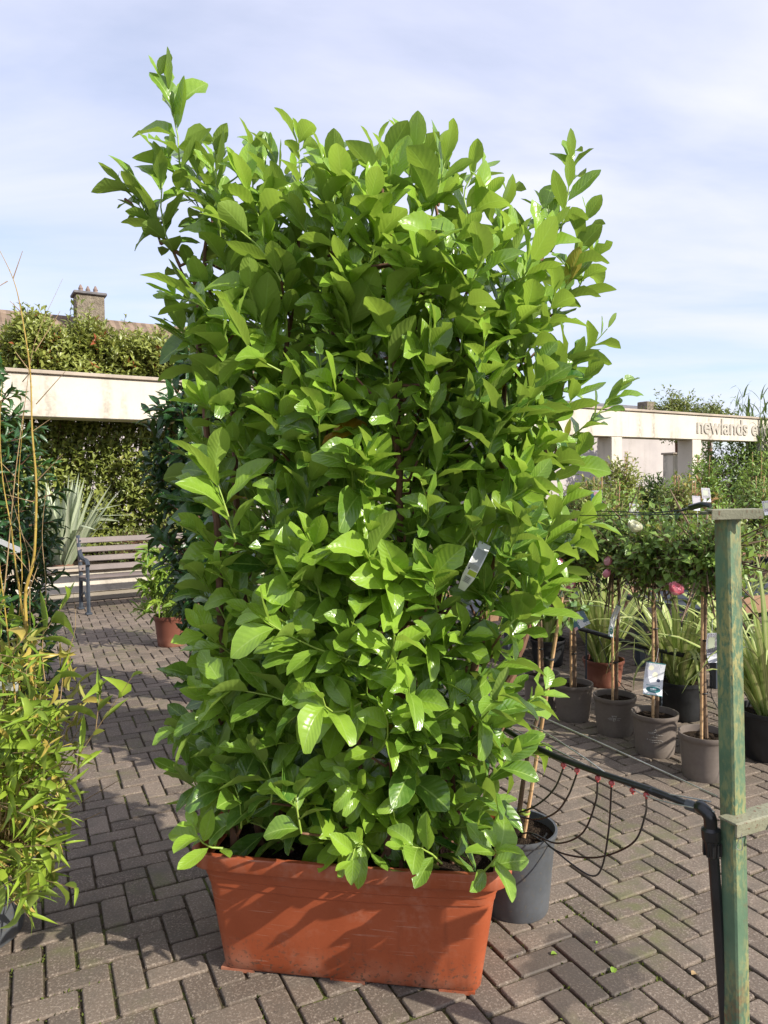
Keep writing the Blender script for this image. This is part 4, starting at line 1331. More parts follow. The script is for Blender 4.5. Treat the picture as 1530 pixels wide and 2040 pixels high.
# white plant tag hanging in the laurel
tp = at(946, 1125, 2.05)
tagt = thing('plant_tag', 'long white paper plant tag hanging in the laurel', 'tag', tp)
def card(parent, name, c, ex, ey, w, h, mat, thick_=0.001, corner=0.0, curl=0.0):
    """thin card with its own u/v (u across, v up)"""
    ex, ey = unit(ex), unit(ey)
    nz = np.cross(ex, ey)
    m = MB()
    vs, uv = [], []
    for z in (0.5, -0.5):
        for j in range(5):
            for i in range(3):
                u, v = i / 2, j / 4
                k = corner if j in (0,) else 0
                uu = 0.5 + (u - 0.5) * (1 - 2 * k)
                vs.append(np.asarray(c) + ex * (uu - 0.5) * w + ey * (v - 0.5) * h + nz * (z * thick_ + curl * (v - 0.5) ** 2))
                uv.append((uu, v))
    fs = []
    for L0, fl in ((0, False), (15, True)):
        for j in range(4):
            for i in range(2):
                a = L0 + j * 3 + i
                q = (a, a + 1, a + 4, a + 3)
                fs.append(q[::-1] if fl else q)
    rim_ = [0, 1, 2, 5, 8, 11, 14, 13, 12, 9, 6, 3]
    for i in range(12):
        a, b = rim_[i], rim_[(i + 1) % 12]
        fs.append((b, a, a + 15, b + 15))
    m.add(vs, fs)
    return m.build(name, mat, parent, uv=uv)
tag_mat = mat_emblem('laurel_tag_print', (0.78, 0.78, 0.76), [('b', 0.5, 0.62, 0.42, 0.22, (0.42, 0.43, 0.42)), ('l', 0.5, 0.62, 0.36, 0.2, (0.3, 0.31, 0.3)), ('b', 0.36, 0.335, 0.34, 0.05, (0.42, 0.52, 0.06)), ('b', 0.78, 0.40, 0.06, 0.02, (0.05, 0.05, 0.06)), ('b', 0.5, 0.2, 0.3, 0.06, (0.5, 0.5, 0.52)), ('l', 0.5, 0.2, 0.2, 0.05, (0.12, 0.12, 0.13))])
ey = unit(at(968, 1082, 2.07) - at(922, 1170, 2.05)); ex = unit(np.cross(ey, np.array([0.25, 0.93, 0.2])))
card(tagt, 'tag_strip', tp, ex, ey, 0.036, 0.15, tag_mat, 0.0012, 0.22, 0.25)
MB().tube([tp + ey * 0.073, tp + ey * 0.10 + np.array([0.004, 0.03, 0.0]), at(985, 1040, 2.20)], 0.0009, 5).build('loop', M['white_card'], tagt)

# ================================================================== GREY POT WITH A STAKED STEM BEHIND THE TROUGH
pc = gp(1042, 1852) + np.array([0.0, 0.145, 0])
gpt = thing('potted_sapling', 'dark grey plastic pot with bare stem and bamboo stake beside the trough', 'pot plant', pc)
pot(gpt, pc, 0.150, 0.118, 0.30, M['grey_pot'], 0.022, 44, 0.03)
f0 = pc + np.array([0.0, -0.02, 0.27])
t1 = at(1112, 1215, 2.66)
MB().tube(smooth_path([f0, f0 + (t1 - f0) * 0.35 + np.array([-0.012, 0, 0]), f0 + (t1 - f0) * 0.7 + np.array([0.01, 0, 0]), t1], 5), list(np.linspace(0.0095, 0.006, 16)), 8).build('stem', M['rose_stem'], gpt)
f1 = pc + np.array([0.022, -0.04, 0.26])
t2 = at(1120, 1190, 2.62)
MB().tube([f1, f1 + (t2 - f1) * 0.5, t2], [0.0075, 0.007, 0.006], 8).build('cane', M['cane'], gpt)
for k in (0.12, 0.42, 0.75):
    q = f1 + (t2 - f1) * k + np.array([-0.012, 0, 0])
    MB().lathe(q, [(0.020, -0.004), (0.021, 0.0), (0.020, 0.004)], 10).build('tie', M['green_stem'] if k < 0.2 else M['tie'], gpt)
rng = np.random.RandomState(15)
bush(gpt, t1 + np.array([0.0, 0.05, 0.02]), (0.14, 0.14, 0.10), 26, 5, 0.045, 0.5, M['rose_leaf'], rng, 0.6, 0.10, T_MID, twig_mat=M['rose_stem'])

# ================================================================== GREEN POST
pp = np.array([0.842, 1.77, 0.0])
pang = rad(-12)
px_, py_ = np.array([math.cos(pang), math.sin(pang), 0]), np.array([-math.sin(pang), math.cos(pang), 0])
# the tube stands corner-on to the camera, one face to the sun
pang2 = rad(25)
qx, qy = np.array([math.cos(pang2), math.sin(pang2), 0]), np.array([-math.sin(pang2), math.cos(pang2), 0])
QAX = np.array([qx, qy, (0, 0, 1)])
lean = at(1449, 1030, 1.78) - at(1468, 2040, 1.78)
zax = unit(lean)
ztop = at(1460, 1016, 1.77)[2]
post = thing('steel_post', 'green painted square steel post with flaking rusty paint', 'post', pp)
foot = at(1468, 2040, 1.78)
foot = foot - zax * (foot[2] / zax[2])
m = MB()
rings = []
for z in np.linspace(-0.02, ztop - 0.014, 12):
    c = foot + zax * (z / zax[2])
    h, b = 0.0225, 0.0045
    rings.append([c + qx * x + qy * y for x, y in ((h - b, -h), (h, -h + b), (h, h - b), (h - b, h), (-h + b, h), (-h, h - b), (-h, -h + b), (-h + b, -h))])
m.loft(rings, True, True).build('upright', M['post'], post, angle=30)
tc = foot + zax * (ztop / zax[2])
cx_ = unit(np.array([1.0, -0.06, 0.012])); cy_ = unit(np.cross((0, 0, 1), cx_)); CAX = np.array([cx_, cy_, np.cross(cx_, cy_)])
m = MB()
m.box(tc + np.array([0.003, 0.0, -0.006]), (0.118, 0.05, 0.006), CAX, 0.001)
m.box(tc + np.array([0.003, -0.045, -0.009]), (0.118, 0.005, 0.024), CAX, 0.001)
m.box(tc + np.array([0.003, -0.024, 0.0005]), (0.118, 0.042, 0.005), CAX, 0.001)
m.build('cap_angle', M['rusty'], post, smooth=False)
bz = at(1450, 1632, 1.74)[2]
bc = foot + zax * (bz / zax[2])
bx = unit(np.array([0.93, 0.42, 0.0])); by = unit(np.cross((0, 0, 1), bx)); BAX = np.array([bx, by, (0, 0, 1)])
m = MB()
m.box(bc + bx * 0.03 - by * 0.030, (0.17, 0.050, 0.006), BAX, 0.001)
m.box(bc + bx * 0.03 - by * 0.055 + np.array([0, 0, -0.014]), (0.17, 0.006, 0.032), BAX, 0.001)
m.build('bracket', M['rusty'], post, smooth=False)
for k in (0.055, 0.10):
    q = bc + bx * k - by * 0.062 + np.array([0, 0, -0.016])
    MB().tube(smooth_path([q, q - by * 0.012 + np.array([0, 0, -0.004]), q - by * 0.016 + np.array([0, 0, -0.016]), q - by * 0.006 + np.array([0, 0, -0.024])], 3), 0.0028, 6).build('hook', M['iron'], post)
q = bc - bx * 0.052 - by * 0.05
MB().tube(smooth_path([q, q + np.array([0.008, -0.004, -0.03]), q + np.array([0.002, -0.002, -0.055]), q + np.array([0.016, -0.004, -0.058]), q + np.array([0.014, -0.002, -0.02])], 4), 0.0009, 5).build('twisted_wire', M['wire'], post)

# ================================================================== IRRIGATION PIPE
pj = at(1413, 1618, 1.79)                     # elbow
riser_foot = at(1446, 2060, 1.80)
irr = thing('irrigation_pipe', 'black water pipe with red drippers fixed to the green post', 'pipe', np.array([riser_foot[0], riser_foot[1], 0]))
rd = unit(pj - riser_foot)
rf = riser_foot - rd * (riser_foot[2] / rd[2])
ctop_ = at(1418, 1660, 1.79)
MB().tube([rf, rf + (ctop_ - rf) * 0.5, ctop_], 0.0132, 14).build('riser', M['pipe'], irr)
c0, c1 = at(1416, 1652, 1.79), at(1420, 1706, 1.79)
ax_ = unit(c0 - c1)
m = MB()
Lc = np.linalg.norm(c0 - c1)
pts = [c1, c1 + ax_ * 0.006, c1 + ax_ * (Lc * 0.55), c1 + ax_ * (Lc * 0.62), c1 + ax_ * (Lc * 0.66), c1 + ax_ * Lc, c1 + ax_ * (Lc + 0.006)]
m.tube(pts, [0.015, 0.019, 0.020, 0.020, 0.0228, 0.0228, 0.016], 20)
for k in range(10):
    a = k * 2 * math.pi / 10
    o_ = np.array([math.cos(a), math.sin(a), 0]) * 0.0198
    m.box(c1 + ax_ * (Lc * 0.3) + o_, (0.005, 0.005, Lc * 0.5), None, 0.001)
m.build('coupling', M['pipe'], irr)
lat0 = at(1395, 1612, 1.83)
MB().tube(smooth_path([c0 + ax_ * 0.002, pj + np.array([0.0, 0.0, -0.01]), pj + np.array([-0.012, 0.02, 0.004]), lat0], 5), [0.0158] * 16, 14).build('elbow', M['pipe'], irr)
lat_pts = [pj + np.array([-0.008, 0.012, 0.0]), lat0, at(1300, 1575, 1.94), at(1190, 1538, 2.08), at(1085, 1497, 2.26), at(1010, 1455, 2.48), at(960, 1420, 2.8), at(925, 1385, 3.3), at(905, 1350, 3.9)]
lat = smooth_path(lat_pts, 8)
MB().tube(lat, 0.0092, 12).build('lateral', M['pipe'], irr)
MB().tube([lat0, at(1368, 1602, 1.86)], 0.0135, 12).build('sleeve', M['grey_pot'], irr)
MB().tube([at(1322, 1585, 1.92), at(1296, 1574, 1.945)], 0.0112, 12).build('repair_sleeve', M['pipe'], irr)
drips = [(1117, 1518), (1143, 1542), (1192, 1556), (1218, 1566), (1262, 1580), (1288, 1592)]
latA = np.array(lat)
lx_, ly_, _ = proj(latA)
ends = {0: [(1105, 1570), (1075, 1600), (1035, 1618), (990, 1616)], 1: [(1132, 1585), (1105, 1620), (1060, 1632), (990, 1615)], 2: [(1186, 1600), (1160, 1660), (1110, 1680), (1060, 1660)],
        3: [(1213, 1650), (1200, 1725), (1180, 1745), (1140, 1722), (1100, 1690)], 5: [(1285, 1625), (1260, 1680), (1190, 1708), (1120, 1700), (1085, 1675)]}
for i, (dx, dy) in enumerate(drips):
    k = int(np.argmin((lx_ - dx) ** 2))
    b = latA[k] + np.array([0, -0.003, -0.012])
    MB().lathe(b - np.array([0, 0, 0.016]), [(0.002, 0), (0.0035, 0.001), (0.0035, 0.006), (0.008, 0.008), (0.0085, 0.012), (0.007, 0.016), (0.005, 0.018)], 12, True, True).build('dripper', M['red_plastic'], irr)
    if i in ends:
        Yb = b[1]
        pts = [b - np.array([0, 0, 0.014])]
        ne = len(ends[i])
        for j, (ex_, ey_) in enumerate(ends[i]):
            pts.append(at(ex_, ey_, Yb + (2.52 - Yb) * (j + 1) / ne))
        pts.append(np.array([pc[0], pc[1], 0]) * 0 + np.array([gp(1042, 1852)[0] + 0.03 * i - 0.04, gp(1042, 1852)[1] + 0.12, 0.28]))
        MB().tube(smooth_path(pts, 8), 0.0030, 8).build('drip_tube', M['pipe'], irr)

def wire(label, pts, r=0.0019, mat='wire', name='wire', grp=None, k=8):
    p = smooth_path(pts, k)
    o = MB().tube([x - p[0] for x in p], r, 6).build(name, M[mat])
    o.location = p[0]
    return tag(o, label, 'wire', grp)
wire('lower galvanised wire running along the black drip pipe', [bc + np.array([-0.045, 0.0, 0.0]), at(1300, 1590, 1.93), at(1215, 1548, 2.05), at(1090, 1485, 2.3), at(1000, 1440, 2.7), at(940, 1400, 3.4)])
wire('upper galvanised wire crossing the paving to the green post', [bc + np.array([-0.03, 0.02, 0.03]), at(1350, 1550, 2.0), at(1200, 1482, 2.25), at(1060, 1420, 2.6), at(960, 1380, 3.4)])
wire('middle galvanised wire above the black drip pipe', [bc + np.array([-0.04, 0.03, 0.012]), at(1250, 1562, 2.0), at(1150, 1500, 2.15), at(1070, 1450, 2.4), at(980, 1410, 3.0)])
wire('dark wire stretched level from the top of the post', [at(1412, 1024, 1.76), at(1300, 1025, 1.98), at(1190, 1027, 2.25), at(1080, 1027, 2.7), at(980, 1026, 3.3)], 0.0016, 'iron')
wire('dark wire sagging from the strap at the post top', [at(1360, 1016, 1.86), at(1290, 1022, 2.02), at(1230, 1019, 2.2), at(1120, 1018, 2.7)], 0.0018, 'iron')
st = thing('wire_strap', 'black strap tensioner at the top of the green post', 'strap', at(1412, 1010, 1.765))
MB().tube(smooth_path([at(1416, 1008, 1.765), at(1402, 1005, 1.78), at(1380, 1010, 1.82), at(1358, 1017, 1.87)], 5), [0.006] * 6 + [0.0075] * 6 + [0.003] * 4, 8).build('strap', M['pipe'], st)

# ================================================================== VARIEGATED FLAX IN POTS
def flax(label, px, py, r, h, potm, nb, L, seed, spread=0.75, arch=0.75):
    c = gp(px, py) + np.array([0, r * 0.8, 0])
    rng = np.random.RandomState(seed)
    o = thing('flax_plant', label, 'flax', c, 'variegated flax plants in pots')
    pot(o, c, r, r * 0.8, h, potm, 0.028)
    blades(o, c, nb, L, 0.044, rng, M['flax'], spread, arch, z0=h - 0.04, seg=9)
    return c
flax('green and yellow striped flax in the terracotta pot behind the roses', 1212, 1372, 0.155, 0.20, M['terra_pot'], 70, 1.02, 61, 0.75, 0.75)
flax('green and yellow striped flax in a black pot beside the white rose card', 1372, 1440, 0.165, 0.25, M['black_pot'], 78, 0.98, 62, 1.0, 0.95)
flax('arching striped flax in the black pot right of the green post', 1560, 1525, 0.17, 0.27, M['black_pot'], 66, 1.05, 63, 0.85, 0.9)
flax('striped flax half hidden behind the laurel stems', 1098, 1330, 0.15, 0.22, M['black_pot'], 44, 0.92, 64, 0.7, 0.7)
flax('striped flax standing far back between roses and display bench', 1480, 1330, 0.16, 0.25, M['black_pot'], 50, 0.95, 65, 0.8, 0.9)

# ================================================================== STANDARD ROSES
def bloom(parent, c, r, mat, rng, bud=False, ax=None):
    """cupped rose: shells of overlapping petals, each a patch of a sphere with a turned-out lip"""
    up = unit(np.array([0.25, -0.55, 0.75]) if ax is None else ax)
    e1_ = unit(np.cross(up, (1, 0.2, 0))); e2_ = np.cross(up, e1_)
    V, Q, U, T = [], [], [], []
    shells = ((0.30, 4, 10), (0.48, 5, 24), (0.64, 6, 38), (0.80, 6, 52), (0.92, 7, 66), (1.0, 7, 82))
    if bud: shells = ((0.4, 3, 6), (0.65, 4, 10), (0.85, 4, 16), (1.0, 5, 24))
    for k, (fr, n, top) in enumerate(shells):
        for i in range(n):
            a0 = 2 * math.pi * i / n + k * 0.7 + rng.normal(0, 0.12)
            half = math.pi / n * 1.5
            tt, o_ = rng.uniform(-0.1, 1.1), len(V)
            tp_ = top + rng.normal(0, 4)
            for j in range(6):
                v = j / 5
                pol = rad(150 + (tp_ - 150) * v)
                rr = r * fr * (1.0 + (0.22 * (max(0, v - 0.6) / 0.4) ** 2)) * (1 + 0.06 * math.sin(i * 2.4 + k))
                for q in range(5):
                    u = q / 4
                    w = half * math.sin(math.pi * min(1, 0.18 + 0.72 * v)) ** 0.6
                    a = a0 + (u - 0.5) * 2 * w
                    st = (0.88 if bud else 0.94)
                    edge = 1 + 0.05 * abs(u - 0.5) * 2 * v
                    V.append(c + (e1_ * math.cos(a) + e2_ * math.sin(a)) * rr * math.sin(pol) * edge * st + up * rr * math.cos(pol) * (1.15 if bud else 0.95))
                    U.append((v, u)); T.append(tt)
            for j in range(5):
                for q in range(4):
                    b0 = o_ + j * 5 + q
                    Q.append((b0, b0 + 1, b0 + 6, b0 + 5))
    link('bloom', raw_mesh('bloom', np.array(V) - wloc(parent), np.array(Q), np.array(U), np.array(T)), mat, parent)

rose_c = {}
def rose(label, px, py, seed, crown_z, cr, blooms=(), cane_off=0.03, potm='taupe_pot', r=0.128, h=0.235, ntw=330, lean=(0, 0), leafy=True):
    c = gp(px, py) + np.array([0, r * 0.8, 0])
    rng = np.random.RandomState(seed)
    o = thing('standard_rose', label, 'rose', c, 'standard roses in taupe pots')
    pot(o, c, r, r * 0.82, h, M[potm], 0.03)
    cc_ = np.array([c[0] + lean[0], c[1] + lean[1], crown_z])
    b = c + np.array([0.012, 0, h - 0.05])
    top = cc_ - np.array([0, 0, cr[2] * 0.3])
    MB().tube(smooth_path([b, b + (top - b) * 0.4 + np.array([rng.normal(0, .012), 0, 0]), b + (top - b) * 0.75 + np.array([rng.normal(0, .012), 0, 0]), top], 5), list(np.linspace(0.0115, 0.008, 16)), 8).build('stem', M['rose_stem'], o)
    cb = b + np.array([-cane_off, -0.02, 0]); ct = top + np.array([-cane_off * 0.6, -0.02, -0.06])
    MB().tube([cb, (cb + ct) / 2, ct], [0.0085, 0.008, 0.007], 8).build('cane', M['cane'], o)
    for k in (0.3, 0.62, 0.9):
        MB().lathe(cb + (ct - cb) * k + np.array([cane_off * 0.4, 0.01, 0]), [(0.022, -0.004), (0.024, 0), (0.022, 0.004)], 10).build('tie', M['tie'], o)
    bush(o, cc_, cr, ntw, 6, 0.048, 0.58, M['rose_leaf'], rng, 0.62 + 0.08 * (seed % 4), 0.17, T_LOW, twig_mat=M['rose_stem'], wild=1.6, lump=0.5, shell=0.3, yellow=0.07, spread_tint=0.28)
    # a few long shoots
    for (bpx, bpy, Y, rr, m_, bud) in blooms:
        bc_ = at(bpx, bpy, Y)
        s_ = cc_ + (bc_ - cc_) * 0.2
        MB().tube(smooth_path([s_, (s_ + bc_) / 2 + np.array([0, 0, 0.02]), bc_ - np.array([0, 0, rr * 0.4])], 4), 0.0028, 5).build('flower_stalk', M['green_stem'], o)
        bloom(o, bc_, rr, M[m_], rng, bud)
    rose_c[px] = (c, cc_, o)
    return o

z_of = lambda py, Y: at(765, py, Y)[2]
o1 = rose('standard rose with pink buds in the pot nearest the laurel', 1085, 1415, 71, 1.02, (0.24, 0.24, 0.17), [(1112, 1122, 4.3, 0.026, 'pink', True), (1120, 1132, 4.3, 0.024, 'pink', True), (1136, 1165, 4.25, 0.029, 'pink', True)], ntw=60)
o2 = rose('standard rose with two pink buds in the second taupe pot', 1150, 1440, 72, 1.12, (0.27, 0.27, 0.19), [(1211, 1118, 4.15, 0.025, 'pink', True), (1208, 1143, 4.12, 0.023, 'pink', True)], ntw=330)
o3 = rose('standard rose with an ivory bloom above the pot printed with an emblem', 1235, 1470, 73, 1.16, (0.30, 0.28, 0.21), [(1265, 1048, 3.85, 0.033, 'ivory', False)], ntw=480)
o4 = rose('standard rose with low pink bloom above the pot with white script', 1318, 1512, 74, 1.16, (0.28, 0.27, 0.20), [(1347, 1173, 3.70, 0.034, 'pink', False)], ntw=480)
o5 = rose('standard rose half behind the green post in the nearest taupe pot', 1420, 1562, 75, 1.17, (0.24, 0.24, 0.20), [], ntw=400, cane_off=0.035)

# printed marks on two pots: small white strokes lying just proud of the plastic
def pot_marks(parent, c, r0, r1, h, marks, name='print'):
    m = MB()
    view = math.atan2(-c[1], -c[0])
    for (a0, z0, a1, z1, w) in marks:
        pts = []
        for t in np.linspace(0, 1, 4):
            a, z = a0 + (a1 - a0) * t, z0 + (z1 - z0) * t
            rr = r0 + (r1 - r0) * (z / h) + 0.0012
            th = view + a / rr
            pts.append(np.array([c[0] + rr * math.cos(th), c[1] + rr * math.sin(th), z]))
        m.tube(pts, w, 4)
    m.build(name, M['print_white'], parent, smooth=False)
rs = np.random.RandomState(4)
c3_, c4_ = rose_c[1235][0], rose_c[1318][0]
mk = [(-0.018, 0.135, 0.012, 0.135, 0.0012), (-0.014, 0.135, -0.012, 0.128, 0.0011), (0.009, 0.135, 0.006, 0.105, 0.0012), (-0.010, 0.128, -0.008, 0.105, 0.0012), (-0.008, 0.105, 0.0, 0.105, 0.0012), (-0.005, 0.122, 0.003, 0.122, 0.001), (-0.005, 0.114, 0.003, 0.114, 0.001), (-0.005, 0.122, -0.005, 0.114, 0.001), (0.003, 0.122, 0.003, 0.114, 0.001)]
for z, a, b in ((0.122, -0.030, -0.014), (0.116, -0.040, -0.014), (0.110, -0.034, -0.014), (0.122, 0.012, 0.038), (0.116, 0.012, 0.022), (0.110, 0.012, 0.030)):
    mk.append((a, z, b, z, 0.0008))
pot_marks(o3, c3_, 0.128 * 0.82, 0.128 * 0.965, 0.235, mk, 'pot_emblem')
mk = []
def script(a0, a1, z, amp, step, w=0.0009):
    a = a0
    while a < a1:
        z1 = z + rs.uniform(-amp, amp)
        mk.append((a, z - amp * 0.6, a + step * 0.5, z1 + amp * 0.5, w))
        mk.append((a + step * 0.5, z1 + amp * 0.5, a + step, z - amp * 0.6, w))
        a += step * rs.uniform(1.0, 1.5)
script(-0.036, -0.004, 0.145, 0.005, 0.006); script(0.006, 0.038, 0.138, 0.005, 0.006); script(-0.018, 0.012, 0.124, 0.005, 0.006)
script(-0.030, 0.034, 0.106, 0.003, 0.005, 0.0007); script(-0.022, 0.026, 0.094, 0.002, 0.005, 0.0006)
mk += [(-0.006, 0.158, 0.004, 0.172, 0.001), (0.004, 0.172, 0.006, 0.160, 0.001), (-0.004, 0.152, 0.006, 0.154, 0.0014), (-0.042, 0.108, -0.038, 0.108, 0.0018), (0.040, 0.100, 0.044, 0.100, 0.0018)]
pot_marks(o4, c4_, 0.128 * 0.82, 0.128 * 0.965, 0.235, mk, 'pot_script')

# picture cards tied to the roses
def picture_card(label, px, py, Y, w, h, tilt, mat, yaw=0.0, name='picture_card'):
    c = at(px, py, Y)
    o = thing(name, label, 'card', c)
    ex = np.array([math.cos(tilt) * math.cos(yaw), math.cos(tilt) * math.sin(yaw), -math.sin(tilt)])
    ey = np.array([math.sin(tilt), 0.12, math.cos(tilt)])
    ey = unit(ey - ex * (ex @ ey))
    card(o, 'card_sheet', c, ex, ey, w, h, mat, 0.0012, 0.0, 0.05)
    MB().tube([c + ey * h * 0.48, c + ey * h * 0.62 + np.array([0.01, 0.01, 0]), c + ey * h * 0.9 + np.array([0.02, 0.03, 0])], 0.0008, 4).build('string', M['white_card'], o)
    return o
card_white = mat_emblem('white_rose_card', (0.72, 0.74, 0.76), [('n', 0.4, 0.7, 0.35, 0.25, (0.55, 0.56, 0.62)), ('e', 0.3, 0.82, 0.14, 0.08, (0.8, 0.78, 0.6)), ('e', 0.55, 0.62, 0.14, 0.09, (0.82, 0.8, 0.62)), ('e', 0.42, 0.44, 0.36, 0.12, (0.82, 0.83, 0.84)), ('e', 0.75, 0.46, 0.1, 0.05, (0.03, 0.04, 0.08)), ('b', 0.5, 0.29, 0.36, 0.012, (0.1, 0.28, 0.3)), ('e', 0.52, 0.17, 0.38, 0.095, (0.02, 0.16, 0.17)), ('b', 0.52, 0.185, 0.16, 0.02, (0.7, 0.78, 0.78)), ('b', 0.52, 0.135, 0.14, 0.008, (0.4, 0.6, 0.6)), ('b', 0.5, 0.985, 0.5, 0.015, (0.03, 0.2, 0.2)), ('b', 0.5, 0.01, 0.5, 0.012, (0.03, 0.2, 0.2))])
card_pink = mat_emblem('pink_rose_card', (0.78, 0.77, 0.77), [('n', 0.15, 0.4, 0.2, 0.5, (0.05, 0.14, 0.16)), ('n', 0.85, 0.5, 0.16, 0.4, (0.12, 0.2, 0.24)), ('e', 0.45, 0.8, 0.2, 0.14, (0.75, 0.4, 0.42)), ('b', 0.1, 0.06, 0.1, 0.06, (0.7, 0.35, 0.38))])
card_grey = mat_emblem('photo_card', (0.34, 0.35, 0.39), [('n', 0.5, 0.6, 0.45, 0.35, (0.13, 0.12, 0.14)), ('n', 0.45, 0.65, 0.3, 0.2, (0.30, 0.33, 0.24)), ('b', 0.5, 0.1, 0.45, 0.09, (0.55, 0.56, 0.58)), ('l', 0.5, 0.1, 0.4, 0.07, (0.2, 0.2, 0.25))])
card_dark = mat_emblem('dark_photo_card', (0.10, 0.115, 0.15), [('n', 0.5, 0.6, 0.45, 0.35, (0.3, 0.28, 0.3)), ('b', 0.5, 0.1, 0.45, 0.08, (0.55, 0.57, 0.6))])
picture_card('white rose picture card with teal oval hanging beside a bamboo stake', 1302, 1352, 3.95, 0.105, 0.175, 0.16, card_white)
picture_card('tilted pink rose picture card hanging below a bright laurel leaf', 1150, 1228, 4.45, 0.10, 0.14, -0.45, card_pink)
picture_card('narrow turned picture card hanging on the emblem pot rose', 1221, 1236, 4.25, 0.085, 0.19, 0.30, card_white, 0.95)
picture_card('plain grey card hanging by the rose behind the green post', 1418, 1290, 3.75, 0.07, 0.15, 0.05, card_grey, 0.3)

# black water pipe on the ground frame behind the roses
wpth = [at(1130, 1245, 4.95), at(1190, 1262, 4.9), at(1280, 1288, 4.75), at(1400, 1312, 4.5), at(1480, 1320, 4.35), at(1600, 1340, 4.1)]
p = smooth_path(wpth, 6)
bpz = thing('supply_pipe', 'long black water pipe carried behind the rose pots', 'pipe', (p[0][0], p[0][1], 0))
MB().tube(p, 0.0155, 10).build('pipe_run', M['pipe'], bpz)
for k in (4, 14, 26):
    MB().tube([p[k], np.array([p[k][0], p[k][1] + 0.01, 0])], 0.006, 6).build('support_leg', M['iron'], bpz)
for k, (ex_, ey_) in ((6, (1250, 1380)), (12, (1330, 1385)), (18, (1435, 1420))):
    e_ = gp(ex_, ey_, 0.2)
    MB().tube(smooth_path([p[k], p[k] + np.array([0.02, -0.08, -0.10]), (p[k] + e_) / 2 + np.array([0, 0, -0.06]), e_], 5), 0.0028, 6).build('drip_tube', M['pipe'], bpz)
# loops of thin black hose by the right hand pot
q0 = gp(1500, 1440)
loop = [q0 + np.array([0.12 * math.cos(a) - 0.02, 0.04 * math.sin(a), 0.10 + 0.10 * math.sin(a)]) for a in np.linspace(0, 6.0, 14)]
o = MB().tube([x - q0 for x in smooth_path([gp(1440, 1410, 0.02)] + loop + [gp(1560, 1420, 0.25)], 4)], 0.004, 6).build('hose_loop', M['pipe'])
o.location = q0
tag(o, 'thin black hose looped beside the black pot right of the post', 'hose')

# ================================================================== DISPLAY BENCHES WITH SHRUBS (behind, right)
def display_bench(label, c, ax, L, D, H):
    ax = unit(np.array([ax[0], ax[1], 0])); ay = np.array([-ax[1], ax[0], 0])
    A = np.array([ax, ay, (0, 0, 1)])
    c = np.array([c[0], c[1], 0.0])
    o = thing('display_bench', label, 'display bench', c)
    MB().box(c + np.array([0, 0, H - 0.02]), (L, D, 0.04), A, 0.004).build('bench_top', M['iron'], o)
    for s_ in (-1, 1):
        MB().box(c + ay * s_ * (D / 2 + 0.012) + np.array([0, 0, H + 0.01]), (L, 0.022, 0.13), A, 0.003).build('edge_board', M['wood_edge'], o)
        for t_ in (-0.45, 0, 0.45):
            MB().box(c + ay * s_ * D * 0.42 + ax * L * t_ + np.array([0, 0, (H - 0.042) / 2]), (0.06, 0.06, H - 0.042), A, 0.004).build('leg', M['iron'], o)
    return c, ax, ay
bA = display_bench('display bench edged in brown board at the right of the picture', at(1545, 1190, 6.3), pe1, 2.6, 0.9, 0.60)
bB = display_bench('long display bench of shrubs behind the standard roses', at(1330, 1130, 7.6), pe1, 5.0, 0.9, 0.45)
bC = display_bench('far display bench of shrubs in front of the cream columns', at(1340, 1050, 10.6), pe1, 7.6, 1.0, 0.45)

def potted_shrub(label, c, z0, r, ht, mat, tint, seed, pr=0.10, ph=0.2, ntw=120, leaf=0.06, lw=0.45, cardm=None, canes=0, temps=None, group='potted shrubs on the display benches', yellow=0.0, th0=65, stemh=0.12, tl=0.2, k=6, wild=0.5, card_h=0.13):
    c = np.array([c[0], c[1], z0])
    rng = np.random.RandomState(seed)
    o = thing('potted_shrub', label, 'shrub', c, group)
    pot(o, c, pr, pr * 0.82, ph, M['black_pot'], 0.02, 20)
    cz = c + np.array([0, 0, ph + stemh + ht / 2])
    MB().tube([c + np.array([0, 0, ph - 0.04]), cz + np.array([0.01, 0, -ht * 0.1]), cz + np.array([0.0, 0.01, ht * 0.3])], [0.009, 0.007, 0.003], 6).build('stem', M['rose_stem'], o)
    bush(o, cz, (r, r, ht / 2), ntw, k, leaf, lw, mat, rng, tint, tl, temps or T_LOW, twig_mat=M['rose_stem'], wild=wild, lump=0.35, shell=0.25, dirup=0.9, yellow=yellow, th0=th0)
    for i in range(canes):
        a = rng.uniform(0, 6.28)
        q = c + np.array([0.06 * math.cos(a), 0.06 * math.sin(a), ph - 0.05])
        MB().tube([q, q + np.array([rng.normal(0, 0.03), rng.normal(0, 0.03), ht + stemh])], 0.006, 6).build('cane', M['cane'], o)
    if cardm is not None:
        q = c + np.array([rng.uniform(-0.08, 0.08), -pr * (0.95 if card_h < 0.2 else 2.3), ph + card_h])
        ex = unit(np.array([1, rng.uniform(-0.5, 0.5), rng.uniform(-0.15, 0.15)]))
        ey = unit(np.array([0, 0.25, 1]) - ex * (np.array([0, 0.25, 1]) @ ex))
        card(o, 'label_card', q, ex, ey, 0.085 if card_h < 0.2 else 0.10, 0.13 if card_h < 0.2 else 0.15, cardm, 0.0012)
        MB().tube([q - ey * 0.06, q - ey * (card_h + 0.06) + np.array([0, pr * 0.9 if card_h > 0.2 else 0, 0])], 0.003, 4).build('label_stick', M['white_card'], o)
    return o

